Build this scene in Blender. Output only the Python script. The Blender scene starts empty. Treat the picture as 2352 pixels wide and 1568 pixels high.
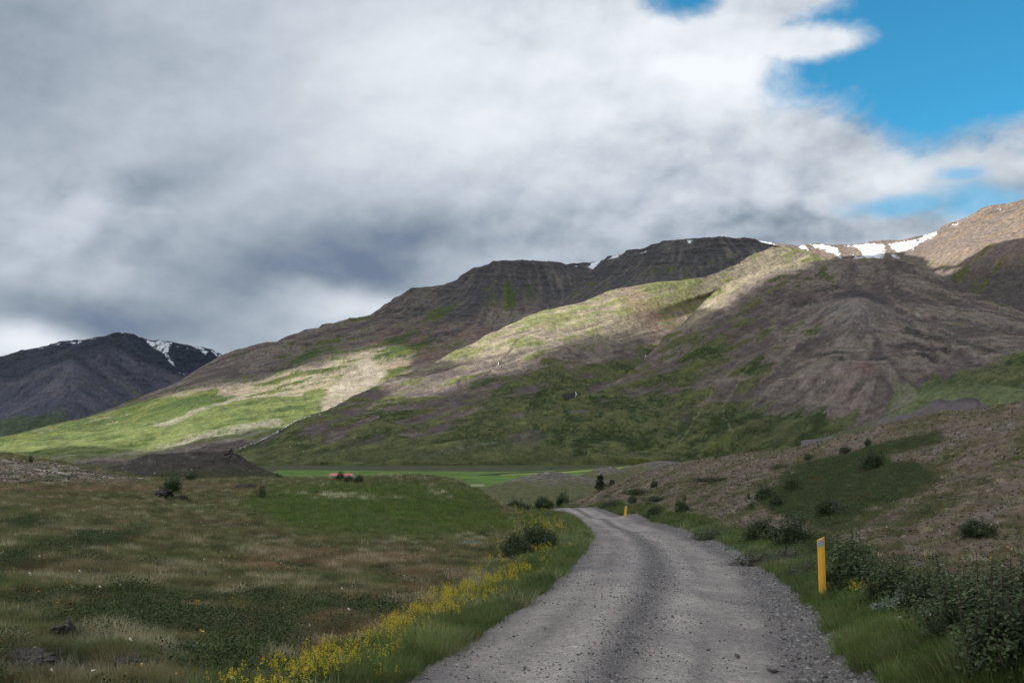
import bpy, math, numpy as np, time
from mathutils import Vector
T0 = time.time()
scene = bpy.context.scene
COL = scene.collection

# ------------------------------------------------------------------ camera
# every measurement below is a bearing (u, v on a 2352-wide view) plus a real distance in metres
F, CX, CY = 2352 * 35 / 36, 1176.0, 784.0
PITCH = math.atan((1030 - 784) / F)
CP, SP = math.cos(PITCH), math.sin(PITCH)
ZC = 1.7
cam_d = bpy.data.cameras.new("camera")
cam_d.lens = 35; cam_d.sensor_width = 36; cam_d.clip_start = 0.1; cam_d.clip_end = 40000
cam = bpy.data.objects.new("camera", cam_d)
cam.location = (0, 0, ZC); cam.rotation_euler = (math.pi / 2 + PITCH, 0, 0)
COL.objects.link(cam); scene.camera = cam

# ------------------------------------------------------------------ light
SUN_AZ, SUN_EL = math.radians(-105), math.radians(40)
SUN = np.array([math.sin(SUN_AZ) * math.cos(SUN_EL), math.cos(SUN_AZ) * math.cos(SUN_EL), math.sin(SUN_EL)])
sl = bpy.data.lights.new("sun", 'SUN'); sl.energy = 5.0; sl.angle = math.radians(0.5); sl.color = (1.0, 0.94, 0.84)
so = bpy.data.objects.new("sun", sl); so.rotation_euler = Vector(SUN).to_track_quat('Z', 'Y').to_euler(); COL.objects.link(so)
so.location = (0, 0, 3000)
scene.view_settings.view_transform = 'Standard'; scene.view_settings.look = 'None'
scene.view_settings.exposure = 0.50; scene.view_settings.gamma = 1.0
scene.cycles.use_denoising = True; scene.cycles.denoising_prefilter = 'NONE'; scene.cycles.max_bounces = 7; scene.cycles.diffuse_bounces = 4; scene.cycles.transparent_max_bounces = 16
scene.cycles.glossy_bounces = 2; scene.cycles.transmission_bounces = 4; scene.cycles.caustics_reflective = False

def ray(u, v):
    xc = (np.asarray(u, float) - CX) / F; zc = -(np.asarray(v, float) - CY) / F
    x = xc; y = CP - zc * SP; z = SP + zc * CP
    h = np.sqrt(x * x + y * y)
    return x / h, y / h, z / h
def P(u, v, d):
    x, y, z = ray(u, v)
    return x * d, y * d, ZC + z * d
def proj(x, y, z):
    zz = z - ZC
    fy = y * CP + zz * SP; fz = -y * SP + zz * CP
    fy = np.maximum(fy, 0.05)
    return CX + F * x / fy, CY - F * fz / fy

class NB:
    """small helper to write node trees"""
    def __init__(s, tree): s.t = tree; tree.nodes.clear()
    def n(s, typ, ins=None, **kw):
        nd = s.t.nodes.new(typ)
        for k, v in kw.items(): setattr(nd, k, v)
        for k, v in (ins or {}).items():
            sock = nd.inputs[k]
            if hasattr(v, 'is_output'): s.t.links.new(v, sock)
            else: sock.default_value = v
        return nd
    def m(s, op, a, b=None, c=None, clamp=False):
        nd = s.t.nodes.new('ShaderNodeMath'); nd.operation = op; nd.use_clamp = clamp
        for i, v in enumerate((a, b, c)):
            if v is None: continue
            if hasattr(v, 'is_output'): s.t.links.new(v, nd.inputs[i])
            else: nd.inputs[i].default_value = v
        return nd.outputs[0]
    def vm(s, op, a, b=None, scale=None):
        nd = s.t.nodes.new('ShaderNodeVectorMath'); nd.operation = op
        for i, v in enumerate((a, b)):
            if v is None: continue
            if hasattr(v, 'is_output'): s.t.links.new(v, nd.inputs[i])
            else: nd.inputs[i].default_value = v
        if scale is not None: nd.inputs['Scale'].default_value = scale
        return nd.outputs[1] if op in ('LENGTH', 'DISTANCE', 'DOT_PRODUCT') else nd.outputs[0]
    def mr(s, x, a, b, c, d, kind='SMOOTHSTEP'):
        nd = s.t.nodes.new('ShaderNodeMapRange'); nd.interpolation_type = kind
        for i, v in enumerate((x, a, b, c, d)):
            if hasattr(v, 'is_output'): s.t.links.new(v, nd.inputs[i])
            else: nd.inputs[i].default_value = v
        return nd.outputs[0]
    def noise(s, vec, scale, detail=4, rough=0.5, dist=0.0, out=0):
        nd = s.n('ShaderNodeTexNoise', {'Vector': vec, 'Scale': scale, 'Detail': detail, 'Roughness': rough, 'Distortion': dist})
        return nd.outputs[out]
    def mix(s, f, a, b, mode='MIX'):
        nd = s.t.nodes.new('ShaderNodeMix'); nd.data_type = 'RGBA'; nd.blend_type = mode
        for i, v in ((0, f), (6, a), (7, b)):
            if hasattr(v, 'is_output'): s.t.links.new(v, nd.inputs[i])
            else: nd.inputs[i].default_value = v if i == 0 or len(v) == 4 else (*v, 1)
        return nd.outputs[2]

# ------------------------------------------------------------------ sky: clouds over a clear Nishita sky
world = bpy.data.worlds.new("World"); scene.world = world; world.use_nodes = True
w = NB(world.node_tree)
tc = w.n('ShaderNodeTexCoord').outputs['Generated']
sx = w.n('ShaderNodeSeparateXYZ', {0: tc})
X_, Y_, Z_ = sx.outputs
az_ = w.m('ARCTAN2', X_, Y_); el_ = w.m('ARCSINE', Z_)
stretch = w.vm('MULTIPLY', tc, (1, 1, 1.5))
wn = w.noise(stretch, 5.0, 5, 0.55, out=1)
warp = w.vm('MULTIPLY', w.vm('SUBTRACT', wn, (0.5, 0.5, 0.5)), (0.07, 0.05, 0))
pv = w.vm('ADD', w.n('ShaderNodeCombineXYZ', {0: az_, 1: el_}).outputs[0], warp)
def angles(u, v):
    x, y, z = ray(u, v); return math.atan2(x, y), math.atan(z)
def blob(u, v, ru, rv, amp, vec=None, rot=0):
    a, e = angles(u, v)
    q = w.vm('SUBTRACT', pv if vec is None else vec, (a, e, 0))
    if rot:
        q = w.n('ShaderNodeVectorRotate', {'Vector': q, 'Angle': math.radians(rot)}, rotation_type='Z_AXIS').outputs[0]
    q = w.vm('MULTIPLY', q, (F / ru, F / rv, 0))
    return w.mr(w.vm('LENGTH', q), 0, 1, amp, 0)
BLOBS = [(1080, 190, 620, 330, .26, 0), (1600, 110, 480, 270, .34, 0), (900, 330, 500, 200, .08, 0), (-20, 90, 560, 380, -.15, 0), (330, 440, 460, 95, -.11, -25),
         (170, 480, 170, 80, .18, -30), (60, 570, 170, 110, .09, 0), (330, 570, 330, 110, -.12, -15), (740, 610, 600, 150, -.25, -12),
         (930, 655, 330, 75, -.10, 0), (240, 735, 460, 85, -.25, 5), (45, 770, 190, 60, .34, 0), (800, 712, 240, 60, .22, 8),
         (1050, 690, 200, 60, .05, 8), (1330, 560, 500, 120, -.10, 0), (1750, 560, 420, 110, .02, 0), (1385, 140, 70, 90, -.10, 20), (1440, 230, 70, 80, -.09, 30), (1560, 265, 150, 50, -.10, -15),
         (1720, 300, 250, 90, -.05, 0), (2000, 430, 400, 120, .07, 0)]
L = 0.40
for b in BLOBS:
    s_ = blob(b[0], b[1], b[2], b[3], b[4], rot=b[5])
    L = w.m('ADD', s_, L)
f1 = w.noise(stretch, 4.5, 7, 0.5, 0.0)
f2 = w.noise(w.vm('ADD', stretch, (0.01, 0.0, -0.03)), 4.5, 7, 0.5, 0.0)     # offset copy: gives the puffs a lit and a shaded side
f3 = w.noise(stretch, 2.3, 4, 0.5)
crisp = w.mr(az_, -0.30, 0.25, 0.42, 1.35)
g1 = w.noise(stretch, 13.0, 8, 0.58, 0.0); g2 = w.noise(w.vm('ADD', stretch, (0.006, 0.0, -0.014)), 13.0, 8, 0.58, 0.0)
det = w.m('MULTIPLY', w.m('MULTIPLY', w.m('ADD', w.m('SUBTRACT', f1, 0.5), w.m('MULTIPLY', w.m('SUBTRACT', g1, 0.5), 0.35)), 0.24), crisp)
def puff(vec, sc):
    nd = w.n('ShaderNodeTexVoronoi', {'Vector': vec, 'Scale': sc, 'Detail': 2.0, 'Roughness': 0.5}, feature='F1', normalize=True); return w.m('SUBTRACT', 1.0, nd.outputs['Distance'])
vwarp = w.vm('ADD', stretch, w.vm('MULTIPLY', w.vm('SUBTRACT', w.noise(stretch, 9.0, 4, 0.55, out=1), (0.5, 0.5, 0.5)), (0.10, 0.10, 0.10)))
p1 = puff(vwarp, 8.0); p2 = puff(w.vm('ADD', vwarp, (0.012, 0.0, -0.035)), 8.0)
pmask = w.m('ADD', w.mr(az_, 0.02, 0.30, 0.15, 1.0), blob(200, 520, 330, 200, .75))
det2 = w.m('MULTIPLY', w.m('ADD', w.m('MULTIPLY', w.m('SUBTRACT', p1, p2), 0.70), w.m('MULTIPLY', w.m('SUBTRACT', p1, 0.72), 0.45)), pmask)
L = w.m('ADD', L, det2)
rel = w.m('MULTIPLY', w.m('MULTIPLY', w.m('ADD', w.m('SUBTRACT', f1, f2), w.m('MULTIPLY', w.m('SUBTRACT', g1, g2), 0.45)), 0.62), crisp)
L = w.m('ADD', w.m('ADD', L, det), rel)
L = w.m('ADD', L, w.m('MULTIPLY', w.m('SUBTRACT', f3, 0.5), 0.12))
ramp = w.n('ShaderNodeValToRGB', {0: L})
cr = ramp.color_ramp
cr.elements[0].position = 0.12; cr.elements[0].color = (0.125, 0.165, 0.235, 1)
cr.elements[1].position = 0.85; cr.elements[1].color = (0.685, 0.715, 0.75, 1)
for p_, c_ in ((0.25, (0.225, 0.27, 0.325, 1)), (0.42, (0.39, 0.435, 0.495, 1)), (0.62, (0.56, 0.595, 0.64, 1))):
    e_ = cr.elements.new(p_); e_.color = c_
# blue opening, upper right, with torn edges
edge = w.noise(stretch, 9.0, 9, 0.62, 0.3)
edge2 = w.noise(stretch, 3.2, 3, 0.5)
pb = w.vm('ADD', w.n('ShaderNodeCombineXYZ', {0: az_, 1: el_}).outputs[0], w.vm('MULTIPLY', w.vm('SUBTRACT', wn, (0.5, 0.5, 0.5)), (0.05, 0.05, 0)))
def fld(u, v, ru, rv, rot=0):
    a, e = angles(u, v)
    q = w.vm('SUBTRACT', pb, (a, e, 0))
    if rot: q = w.n('ShaderNodeVectorRotate', {'Vector': q, 'Angle': math.radians(rot)}, rotation_type='Z_AXIS').outputs[0]
    return w.m('SUBTRACT', 1.0, w.vm('LENGTH', w.vm('MULTIPLY', q, (F / ru, F / rv, 0))))
blue = fld(2330, 50, 540, 285)
blue = w.m('MAXIMUM', blue, w.m('MULTIPLY', fld(1590, -30, 130, 60), 0.55))
veil = w.m('MAXIMUM', w.m('MAXIMUM', fld(2070, 480, 170, 34), fld(2235, 468, 130, 70)), fld(2205, 405, 80, 24))
tong = w.m('MULTIPLY', w.m('MAXIMUM', fld(1915, 88, 170, 48, 8), 0.0), 0.50)
blue = w.m('SUBTRACT', blue, tong)
en = w.m('ADD', w.m('MULTIPLY', w.m('SUBTRACT', edge, 0.5), 0.75), w.m('MULTIPLY', w.m('SUBTRACT', 0.72, p1), 0.35))
en2 = w.m('MULTIPLY', w.m('SUBTRACT', edge2, 0.5), 0.25)
bs = w.m('ADD', w.m('ADD', blue, en), en2)
bm = w.mr(bs, -0.02, 0.34, 0, 1)
vm_ = w.mr(w.m('ADD', w.m('MULTIPLY', veil, 0.5), w.m('MULTIPLY', en, 0.8)), -0.02, 0.38, 0, 0.62)
bm = w.m('MAXIMUM', bm, vm_)
# cloud brightens towards its torn rim
rim = w.m('MULTIPLY', w.mr(bs, -0.45, 0.02, 0, 1), w.mr(bs, 0.02, 0.2, 1, 0))
nish = w.n('ShaderNodeTexSky', sky_type='NISHITA', sun_disc=False, sun_elevation=SUN_EL, sun_rotation=SUN_AZ, air_density=1.0, dust_density=0.3, ozone_density=2.5)
skyc = w.vm('MULTIPLY', nish.outputs[0], (0.24, 0.86, 0.95))
skyc = w.vm('SCALE', skyc, scale=0.125)
cloudc = w.mix(w.m('MULTIPLY', rim, 0.30), ramp.outputs[0], (0.69, 0.72, 0.755))
mixc = w.mix(bm, cloudc, skyc)
# far below the horizon: dull ground light
gm = w.mr(Z_, -0.12, -0.01, 1, 0)
mixc = w.mix(gm, mixc, (0.06, 0.065, 0.05))
bg = w.n('ShaderNodeBackground', {'Color': mixc, 'Strength': 0.94})
w.n('ShaderNodeOutputWorld', {'Surface': bg.outputs[0]})
world.cycles.sampling_method = 'MANUAL'; world.cycles.sample_map_resolution = 1024

# ------------------------------------------------------------------ numpy noise
_r = np.random.RandomState(7)
PERM = _r.permutation(4096); GA = _r.rand(4096) * 2 * np.pi; GXT, GYT = np.cos(GA), np.sin(GA)
def perlin(x, y, seed=0):
    x = np.asarray(x, float) + seed * 37.31; y = np.asarray(y, float) - seed * 91.7
    ix = np.floor(x).astype(np.int64); iy = np.floor(y).astype(np.int64)
    fx = x - ix; fy = y - iy
    def g(dx, dy):
        h = PERM[(PERM[(ix + dx) & 4095] + iy + dy) & 4095]
        return GXT[h] * (fx - dx) + GYT[h] * (fy - dy)
    ux = fx * fx * fx * (fx * (fx * 6 - 15) + 10); uy = fy * fy * fy * (fy * (fy * 6 - 15) + 10)
    a = g(0, 0); b = g(1, 0); c = g(0, 1); d = g(1, 1)
    return 1.45 * (a + ux * (b - a) + uy * (c - a) + ux * uy * (a - b - c + d))
def fbm(x, y, o=4, seed=0, gain=0.5):
    s = 0; a = 1; t = 0
    for i in range(o):
        s = s + a * perlin(x * 2.03 ** i, y * 2.03 ** i, seed + i * 3); t += a; a *= gain
    return s / t
def ridge(x, y, o=4, seed=0):
    s = 0; a = 1; t = 0
    for i in range(o):
        s = s + a * (1 - np.abs(perlin(x * 2.1 ** i, y * 2.1 ** i, seed + i * 5)) * 1.6); t += a; a *= 0.5
    return s / t
def ss(x, a, b):
    t = np.clip((x - a) / (b - a), 0, 1); return t * t * (3 - 2 * t)
def lerp(a, b, t):
    t = np.asarray(t)[..., None]; return np.asarray(a) * (1 - t) + np.asarray(b) * t
def sdist(u, v, poly, closed=True):
    """signed distance (inside positive) to a polygon, or distance to a polyline"""
    p = np.array(poly, float); n = len(p); best = np.full(np.shape(u), 1e9); ins = np.zeros(np.shape(u), bool)
    for i in range(n if closed else n - 1):
        a = p[i]; b = p[(i + 1) % n]; e = b - a
        t = np.clip(((u - a[0]) * e[0] + (v - a[1]) * e[1]) / max(e @ e, 1e-9), 0, 1)
        dd = (u - a[0] - t * e[0]) ** 2 + (v - a[1] - t * e[1]) ** 2
        best = np.minimum(best, dd)
        if closed:
            c = ((a[1] > v) != (b[1] > v)) & (u < (b[0] - a[0]) * (v - a[1]) / (b[1] - a[1] + 1e-12) + a[0])
            ins ^= c
    best = np.sqrt(best)
    return np.where(ins, best, -best) if closed else best
def area(u, v, poly, soft): return ss(sdist(u, v, poly), -soft, soft)
def line(u, v, poly, wd): return 1 - ss(sdist(u, v, poly, False), wd * 0.4, wd)
def ell(u, v, cu, cv, ru, rv, rot=0):
    a = math.radians(rot); du = u - cu; dv = v - cv
    x = du * math.cos(a) + dv * math.sin(a); y = -du * math.sin(a) + dv * math.cos(a)
    return np.exp(-((x / ru) ** 2 + (y / rv) ** 2) * 1.2)

# ------------------------------------------------------------------ object helpers
def tag(o, label=None, cat=None, group=None, kind=None):
    if label: o['label'] = label
    if cat: o['category'] = cat
    if group: o['group'] = group
    if kind: o['kind'] = kind
    return o
def link(o, parent=None):
    COL.objects.link(o)
    if parent is not None: o.parent = parent
    return o
def mesh_np(name, verts, faces, mats=(), col=None, smooth=True, mi=None):
    me = bpy.data.meshes.new(name)
    verts = np.asarray(verts, np.float32); faces = np.asarray(faces, np.int32)
    k = faces.shape[1]
    me.vertices.add(len(verts)); me.vertices.foreach_set('co', verts.ravel())
    me.loops.add(faces.size); me.loops.foreach_set('vertex_index', faces.ravel())
    me.polygons.add(len(faces)); me.polygons.foreach_set('loop_start', np.arange(0, faces.size, k, dtype=np.int32))
    me.polygons.foreach_set('loop_total', np.full(len(faces), k, np.int32))
    me.polygons.foreach_set('use_smooth', np.full(len(faces), smooth, bool))
    if mi is not None: me.polygons.foreach_set('material_index', np.asarray(mi, np.int32))
    for m in mats: me.materials.append(m)
    if col is not None:
        a = me.color_attributes.new('Col', 'FLOAT_COLOR', 'POINT')
        c = np.ones((len(verts), 4), np.float32); c[:, :3] = col; a.data.foreach_set('color', c.ravel())
    me.update(); me.validate(verbose=False)
    return me
def grid_faces(nu, nr):
    i = np.arange(nu - 1)[:, None] * nr + np.arange(nr - 1)[None, :]
    return np.stack([i, i + nr, i + nr + 1, i + 1], -1).reshape(-1, 4)
def grid_obj(name, X, Y, Z, col, mat, kind='structure'):
    nu, nr = X.shape
    v = np.stack([X, Y, Z], -1).reshape(-1, 3)
    o = bpy.data.objects.new(name, mesh_np(name, v, grid_faces(nu, nr), [mat], col.reshape(-1, 3)))
    link(o); tag(o, kind=kind); return o

# ------------------------------------------------------------------ materials
def mat_vcol(name, nscale=0.12, namp=0.22, bump=0.0, bscale=1.0, rough=0.95, detail=5, bdist=1.0):
    m = bpy.data.materials.new(name); m.use_nodes = True; b = NB(m.node_tree)
    at = b.n('ShaderNodeAttribute', attribute_name='Col', attribute_type='GEOMETRY')
    pos = b.n('ShaderNodeNewGeometry').outputs['Position']
    nz = b.noise(pos, nscale, detail, 0.72)
    f = b.mr(nz, 0.25, 0.75, 1 - namp, 1 + namp, 'LINEAR')
    c = b.vm('SCALE', at.outputs['Color']); b.t.links.new(f, c.node.inputs['Scale'])
    pr = b.n('ShaderNodeBsdfPrincipled', {'Base Color': c, 'Roughness': rough, 'Specular IOR Level': 0.2})
    if bump:
        bn = b.noise(pos, bscale, 6, 0.7)
        bp = b.n('ShaderNodeBump', {'Height': bn, 'Strength': bump, 'Distance': bdist}); b.t.links.new(bp.outputs[0], pr.inputs['Normal'])
    b.n('ShaderNodeOutputMaterial', {'Surface': pr.outputs[0]})
    return m
M_HILL = mat_vcol('hillside_scree', 0.05, 0.55, 0.9, 0.07, bdist=9, detail=9)
M_FAR = mat_vcol('haze_tinted_far_rock', 0.02, 0.45, 0.8, 0.03, bdist=16, detail=9)
M_GROUND = mat_vcol('meadow_soil', 2.5, 0.35, 0.8, 6.0, bdist=0.06)
M_MID = mat_vcol('moraine_gravel', 0.5, 0.3, 0.7, 0.8, bdist=0.5)

def leaf_mat(name, instancer=True, base=(0.06, 0.09, 0.03), var=0.25, trans=0.3):
    m = bpy.data.materials.new(name); m.use_nodes = True; b = NB(m.node_tree)
    if instancer: c = b.n('ShaderNodeAttribute', attribute_name='tint', attribute_type='INSTANCER').outputs['Color']
    else: c = b.n('ShaderNodeRGB').outputs[0]; c.default_value = (*base, 1)
    inf = b.n('ShaderNodeObjectInfo').outputs['Random']
    pos = b.n('ShaderNodeNewGeometry').outputs['Position']
    nz = b.noise(pos, 9.0, 2, 0.5)
    f = b.mr(b.m('ADD', nz, b.m('MULTIPLY', inf, 0.25)), 0.3, 0.95, 1 - var, 1 + var, 'LINEAR')
    if not instancer:
        ri = b.n('ShaderNodeNewGeometry').outputs['Random Per Island']
        f = b.m('MULTIPLY', f, b.mr(ri, 0, 1, 0.45, 1.75, 'LINEAR'))
    cc = b.vm('SCALE', c); b.t.links.new(f, cc.node.inputs['Scale'])
    pr = b.n('ShaderNodeBsdfPrincipled', {'Base Color': cc, 'Roughness': 0.6, 'Specular IOR Level': 0.25})
    tr = b.n('ShaderNodeBsdfTranslucent', {'Color': cc})
    mx = b.n('ShaderNodeMixShader', {0: trans, 1: pr.outputs[0], 2: tr.outputs[0]})
    b.n('ShaderNodeOutputMaterial', {'Surface': mx.outputs[0]})
    return m
def plain(name, col, rough=0.8, nscale=8, namp=0.2, spec=0.3, bump=0.0, metal=0.0):
    m = bpy.data.materials.new(name); m.use_nodes = True; b = NB(m.node_tree)
    tcn = b.n('ShaderNodeTexCoord').outputs['Object']
    f = b.mr(b.noise(tcn, nscale, 5, 0.65), 0.25, 0.75, 1 - namp, 1 + namp, 'LINEAR')
    c = b.vm('SCALE', (*col,)); b.t.links.new(f, c.node.inputs['Scale'])
    pr = b.n('ShaderNodeBsdfPrincipled', {'Base Color': c, 'Roughness': rough, 'Specular IOR Level': spec, 'Metallic': metal})
    if bump:
        bp = b.n('ShaderNodeBump', {'Height': b.noise(tcn, nscale * 2, 6, 0.7), 'Strength': bump, 'Distance': 0.02}); b.t.links.new(bp.outputs[0], pr.inputs['Normal'])
    b.n('ShaderNodeOutputMaterial', {'Surface': pr.outputs[0]})
    return m

# ------------------------------------------------------------------ hills: surveyed section lines swept into terrain
LIT = []      # (x, y, z, lit) samples, wanted sunlight that shapes the gaps of the added cloud layer
def gsm(a, sig, axis=0):
    if sig <= 0: return a
    r = int(3 * sig) + 1; k = np.exp(-0.5 * (np.arange(-r, r + 1) / sig) ** 2); k /= k.sum()
    a = np.moveaxis(a, axis, 0); pad = np.concatenate([np.repeat(a[:1], r, 0), a, np.repeat(a[-1:], r, 0)])
    out = sum(k[i] * pad[i:i + len(a)] for i in range(2 * r + 1))
    return np.moveaxis(out, 0, axis)
def bil(A, I, J):
    n, m = A.shape[:2]
    I = np.clip(I, 0, n - 1.001); J = np.clip(J, 0, m - 1.001)
    i = I.astype(np.int32); j = J.astype(np.int32); f = (I - i); g = (J - j)
    if A.ndim == 3: f = f[..., None]; g = g[..., None]
    return (A[i, j] * (1 - f) + A[i + 1, j] * f) * (1 - g) + (A[i, j + 1] * (1 - f) + A[i + 1, j + 1] * f) * g
def sweep(curves, u0, u1, du, rows, smooth=(25, 25, 25, 3, 10), cat=True):
    us = np.arange(u0, u1 + du, du)
    V, D = [], []
    for k, c in enumerate(curves):
        c = np.array([(q[0], q[1]) for q in c], float); 
        V.append(gsm(np.interp(us, c[:, 0], c[:, 1]), smooth[k] / du))
    for k, c in enumerate(curves):
        cd = np.array([(q[0], q[2]) for q in c if len(q) > 2], float)
        D.append(gsm(np.interp(us, cd[:, 0], cd[:, 1]), max(smooth[k], 30) / du))
    V = np.array(V); D = np.array(D)           # K x nu
    K = len(curves); vs, ds = [], []
    for k in range(K - 1):
        n = rows[k]
        for s in np.linspace(0, 1, n, endpoint=(k == K - 2)):
            def ip(A):
                p1, p2 = A[k], A[k + 1]
                if not cat or k == K - 2: return p1 + (p2 - p1) * s
                p0 = A[k - 1] if k > 0 else 2 * p1 - p2
                p3 = A[k + 2] if k + 2 < K - 1 else 2 * p2 - p1
                return 0.5 * (2 * p1 + (p2 - p0) * s + (2 * p0 - 5 * p1 + 4 * p2 - p3) * s * s + (3 * p1 - p0 - 3 * p2 + p3) * s ** 3)
            vs.append(ip(V)); ds.append(ip(D))
    VV = np.array(vs).T; DD = np.array(ds).T; UU = np.repeat(us[:, None], VV.shape[1], 1)
    x, y, z = P(UU, VV, DD)
    return UU, VV, x, y, z
def downslope(x, y, z, fields, step=14.0, K=14, bias=0.0):
    """average the fields along the fall line (scree chutes, vegetation stripes)"""
    zs = gsm(gsm(z, 4, 0), 4, 1)
    xi, xj = np.gradient(x); yi, yj = np.gradient(y); zi, zj = np.gradient(zs)
    det = xi * yj - xj * yi; det = np.where(np.abs(det) < 1e-3, 1e-3 * np.sign(det + 1e-12), det)
    gx = (zi * yj - zj * yi) / det; gy = (-zi * xj + zj * xi) / det
    g = np.sqrt(gx * gx + gy * gy) + 1e-6; wx, wy = -gx / g + bias, -gy / g
    wn_ = np.sqrt(wx * wx + wy * wy) + 1e-6; wx, wy = wx / wn_, wy / wn_
    di = (wx * yj - wy * xj) / det; dj = (-wx * yi + wy * xi) / det
    ln_ = np.sqrt(di * di + dj * dj) + 1e-9; di = di / ln_ * 1.25; dj = dj / ln_ * 1.25
    VF = np.stack([di, dj], -1)
    Fs = np.stack(fields, -1); acc = Fs.copy(); n = 1.0
    I0, J0 = np.meshgrid(np.arange(x.shape[0], dtype=float), np.arange(x.shape[1], dtype=float), indexing='ij')
    for sg in (1, -1):
        I, J = I0.copy(), J0.copy()
        for k in range(K):
            vv = bil(VF, I, J); I = I + sg * vv[..., 0]; J = J + sg * vv[..., 1]
            wt = 1 - k / (K + 1); acc += wt * bil(Fs, I, J)
            if sg > 0 or True: n += wt
    out = acc / n
    res = []
    for c in range(out.shape[-1]):
        a = out[..., c]; res.append((a - a.mean()) / (a.std() + 1e-9))
    return res, g
SCREE = np.array((.180, .147, .130)); TAN = np.array((.262, .230, .160)); DARK = np.array((.045, .043, .046)); RED = np.array((.20, .125, .10))
GREEN = np.array((.048, .078, .020)); YGREEN = np.array((.150, .175, .040)); OLIVE = np.array((.078, .085, .034)); GREY = np.array((.19, .185, .19)); SNOW = np.array((.74, .76, .80))
MAUVE = np.array((.088, .072, .070)); PALE = np.array((.33, .29, .25))  # dark ribs against pale scree; their contrast also stands in for relief shading
rng = np.random.default_rng(3)
def hill(name, curves, u0, u1, du, rows, amp, seed, paint, mat, smooth, cat=True, litf=None, strata=None, step=14, gully=36.0, extra=None, K=13, bias=None):
    U, V, x, y, z = sweep(curves, u0, u1, du, rows, smooth, cat)
    z = z + amp * 1.3 * fbm(x / 420, y / 420, 3, seed)
    if extra is not None: z = z + extra(U, V, x, y)
    n1 = gsm(gsm(rng.standard_normal(x.shape), 0.8, 0), 0.8, 1)
    n2 = fbm(x / gully, y / gully, 3, seed + 11)
    n3 = fbm(x / (gully * 3.2), y / (gully * 3.2), 2, seed + 17)
    z = z + 1.1 * fbm(x / 11, y / 11, 3, seed + 7) + 3.2 * (ridge(x / 52, y / 52, 3, seed + 9) - 0.6) * (amp / 12)
    (l1, l2, l3), slope = downslope(x, y, z, [n1, n2, n3], step, K, 0.0 if bias is None else bias(U, V))
    env = np.ones_like(z)
    z2 = z + amp * (0.20 * l3 + 0.13 * l2) * env + amp * 0.20 * fbm(x / 38, y / 38, 4, seed + 5) + amp * 0.5 * (ridge(x / 230, y / 230, 4, seed + 8) - 0.6)
    st = np.zeros_like(z)
    if strata is not None:
        mk = strata(U, V)
        per = 34.0
        ph = (z2 + 16 * fbm(x / 150, y / 150, 4, seed + 40) + 0.02 * x) / per
        fr = ph - np.floor(ph)
        brk = ss(fbm(x / 110, y / 110 + z2 / 50, 4, seed + 50), -0.15, 0.25)
        z2 = z2 + mk * brk * per * 0.42 * (ss(fr, 0.25, 0.6) - fr)
        hz = fbm(x / 75, z2 / 9, 4, seed + 44)
        st = mk * (0.55 * brk * ss(fr, 0.2, 0.4) * (1 - ss(fr, 0.5, 0.75)) + 0.75 * ss(hz, 0.05, 0.35))
        st = np.clip(st, 0, 1)
    z2[:, 0] -= 60; z2[:, 1] -= 14
    nz = fbm(x / 90, y / 90, 5, seed + 60)
    nf = 0.55 * fbm(x / 18, y / 18, 3, seed + 70) + 0.6 * fbm(U / 5.5, V / 4.0, 3, seed + 72)
    nz = nz + 0.45 * fbm(x / 34, y / 34, 4, seed + 63)
    hz2 = fbm(x / 38, z2 / 5.5, 4, seed + 46) + 0.5 * nz
    st = np.maximum(st, 0.55 * ss(hz2, 0.34, 0.56) * ss(z2, 60, 160))
    col = paint(U, V, x, y, z2, l1, l2, l3, nz, nf, st)
    o = grid_obj(name, x, y, z2, np.clip(col, 0.004, 0.95), mat)
    lit = litf(U, V) if litf is not None else np.zeros_like(U)
    nb = rows[-1]
    q = np.stack([x[::2, :-nb:2], y[::2, :-nb:2], z2[::2, :-nb:2], lit[::2, :-nb:2]], -1)
    u_, v_ = U[::2, :-nb:2], V[::2, :-nb:2]
    cD = np.interp(u_, [p[0] for p in D_crest], [p[1] for p in D_crest]); hide = np.zeros(u_.shape, bool)
    if name != 'dome_hill': hide |= (v_ > cD + 3) & (u_ > 1050)
    if name in ('long_slope_ridge', 'snow_saddle_mountain'):
        hide |= (v_ > np.interp(u_, [p[0] for p in C_crest], [p[1] for p in C_crest]) + 3) & (u_ > 560)
    LIT.append(q[~hide])
    return o, (U, V, x, y, z2)

# -------- right-hand dome with its lower benches
D_foot = [(1000, 1064, 1850), (1400, 1062, 1900), (1700, 1060, 1950), (1900, 1045, 1900), (2100, 1010, 1800), (2352, 990, 1600), (2700, 980, 1450)]
D_low = [(1000, 1058, 1865), (1150, 1040, 1900), (1400, 1010, 2000), (1700, 985, 2100), (1900, 955, 2100), (2100, 905, 2080), (2352, 880, 2000), (2700, 870, 1850)]
D_mid = [(1000, 1055, 1880), (1150, 1022, 1940), (1320, 962, 2120), (1470, 900, 2300), (1700, 820, 2450), (1900, 785, 2430), (2100, 775, 2400), (2352, 795, 2300), (2700, 820, 2200)]
D_crest = [(1000, 1052, 1895), (1050, 1048, 1900), (1150, 1007, 1980), (1230, 964, 2100), (1320, 920, 2250), (1420, 872, 2420), (1470, 832, 2500), (1500, 802, 2560), (1562, 742, 2700),
           (1600, 704, 2780), (1650, 662, 2860), (1700, 636, 2920), (1750, 617, 2960), (1800, 607, 2990), (1850, 601, 3020), (1900, 597, 3050), (1950, 594, 3060), (2000, 593, 3080), (2060, 598, 3080),
           (2100, 611, 3040), (2130, 623, 3020), (2200, 655, 2950), (2280, 689, 2850), (2352, 717, 2750), (2450, 755, 2650), (2700, 830, 2400)]
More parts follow.
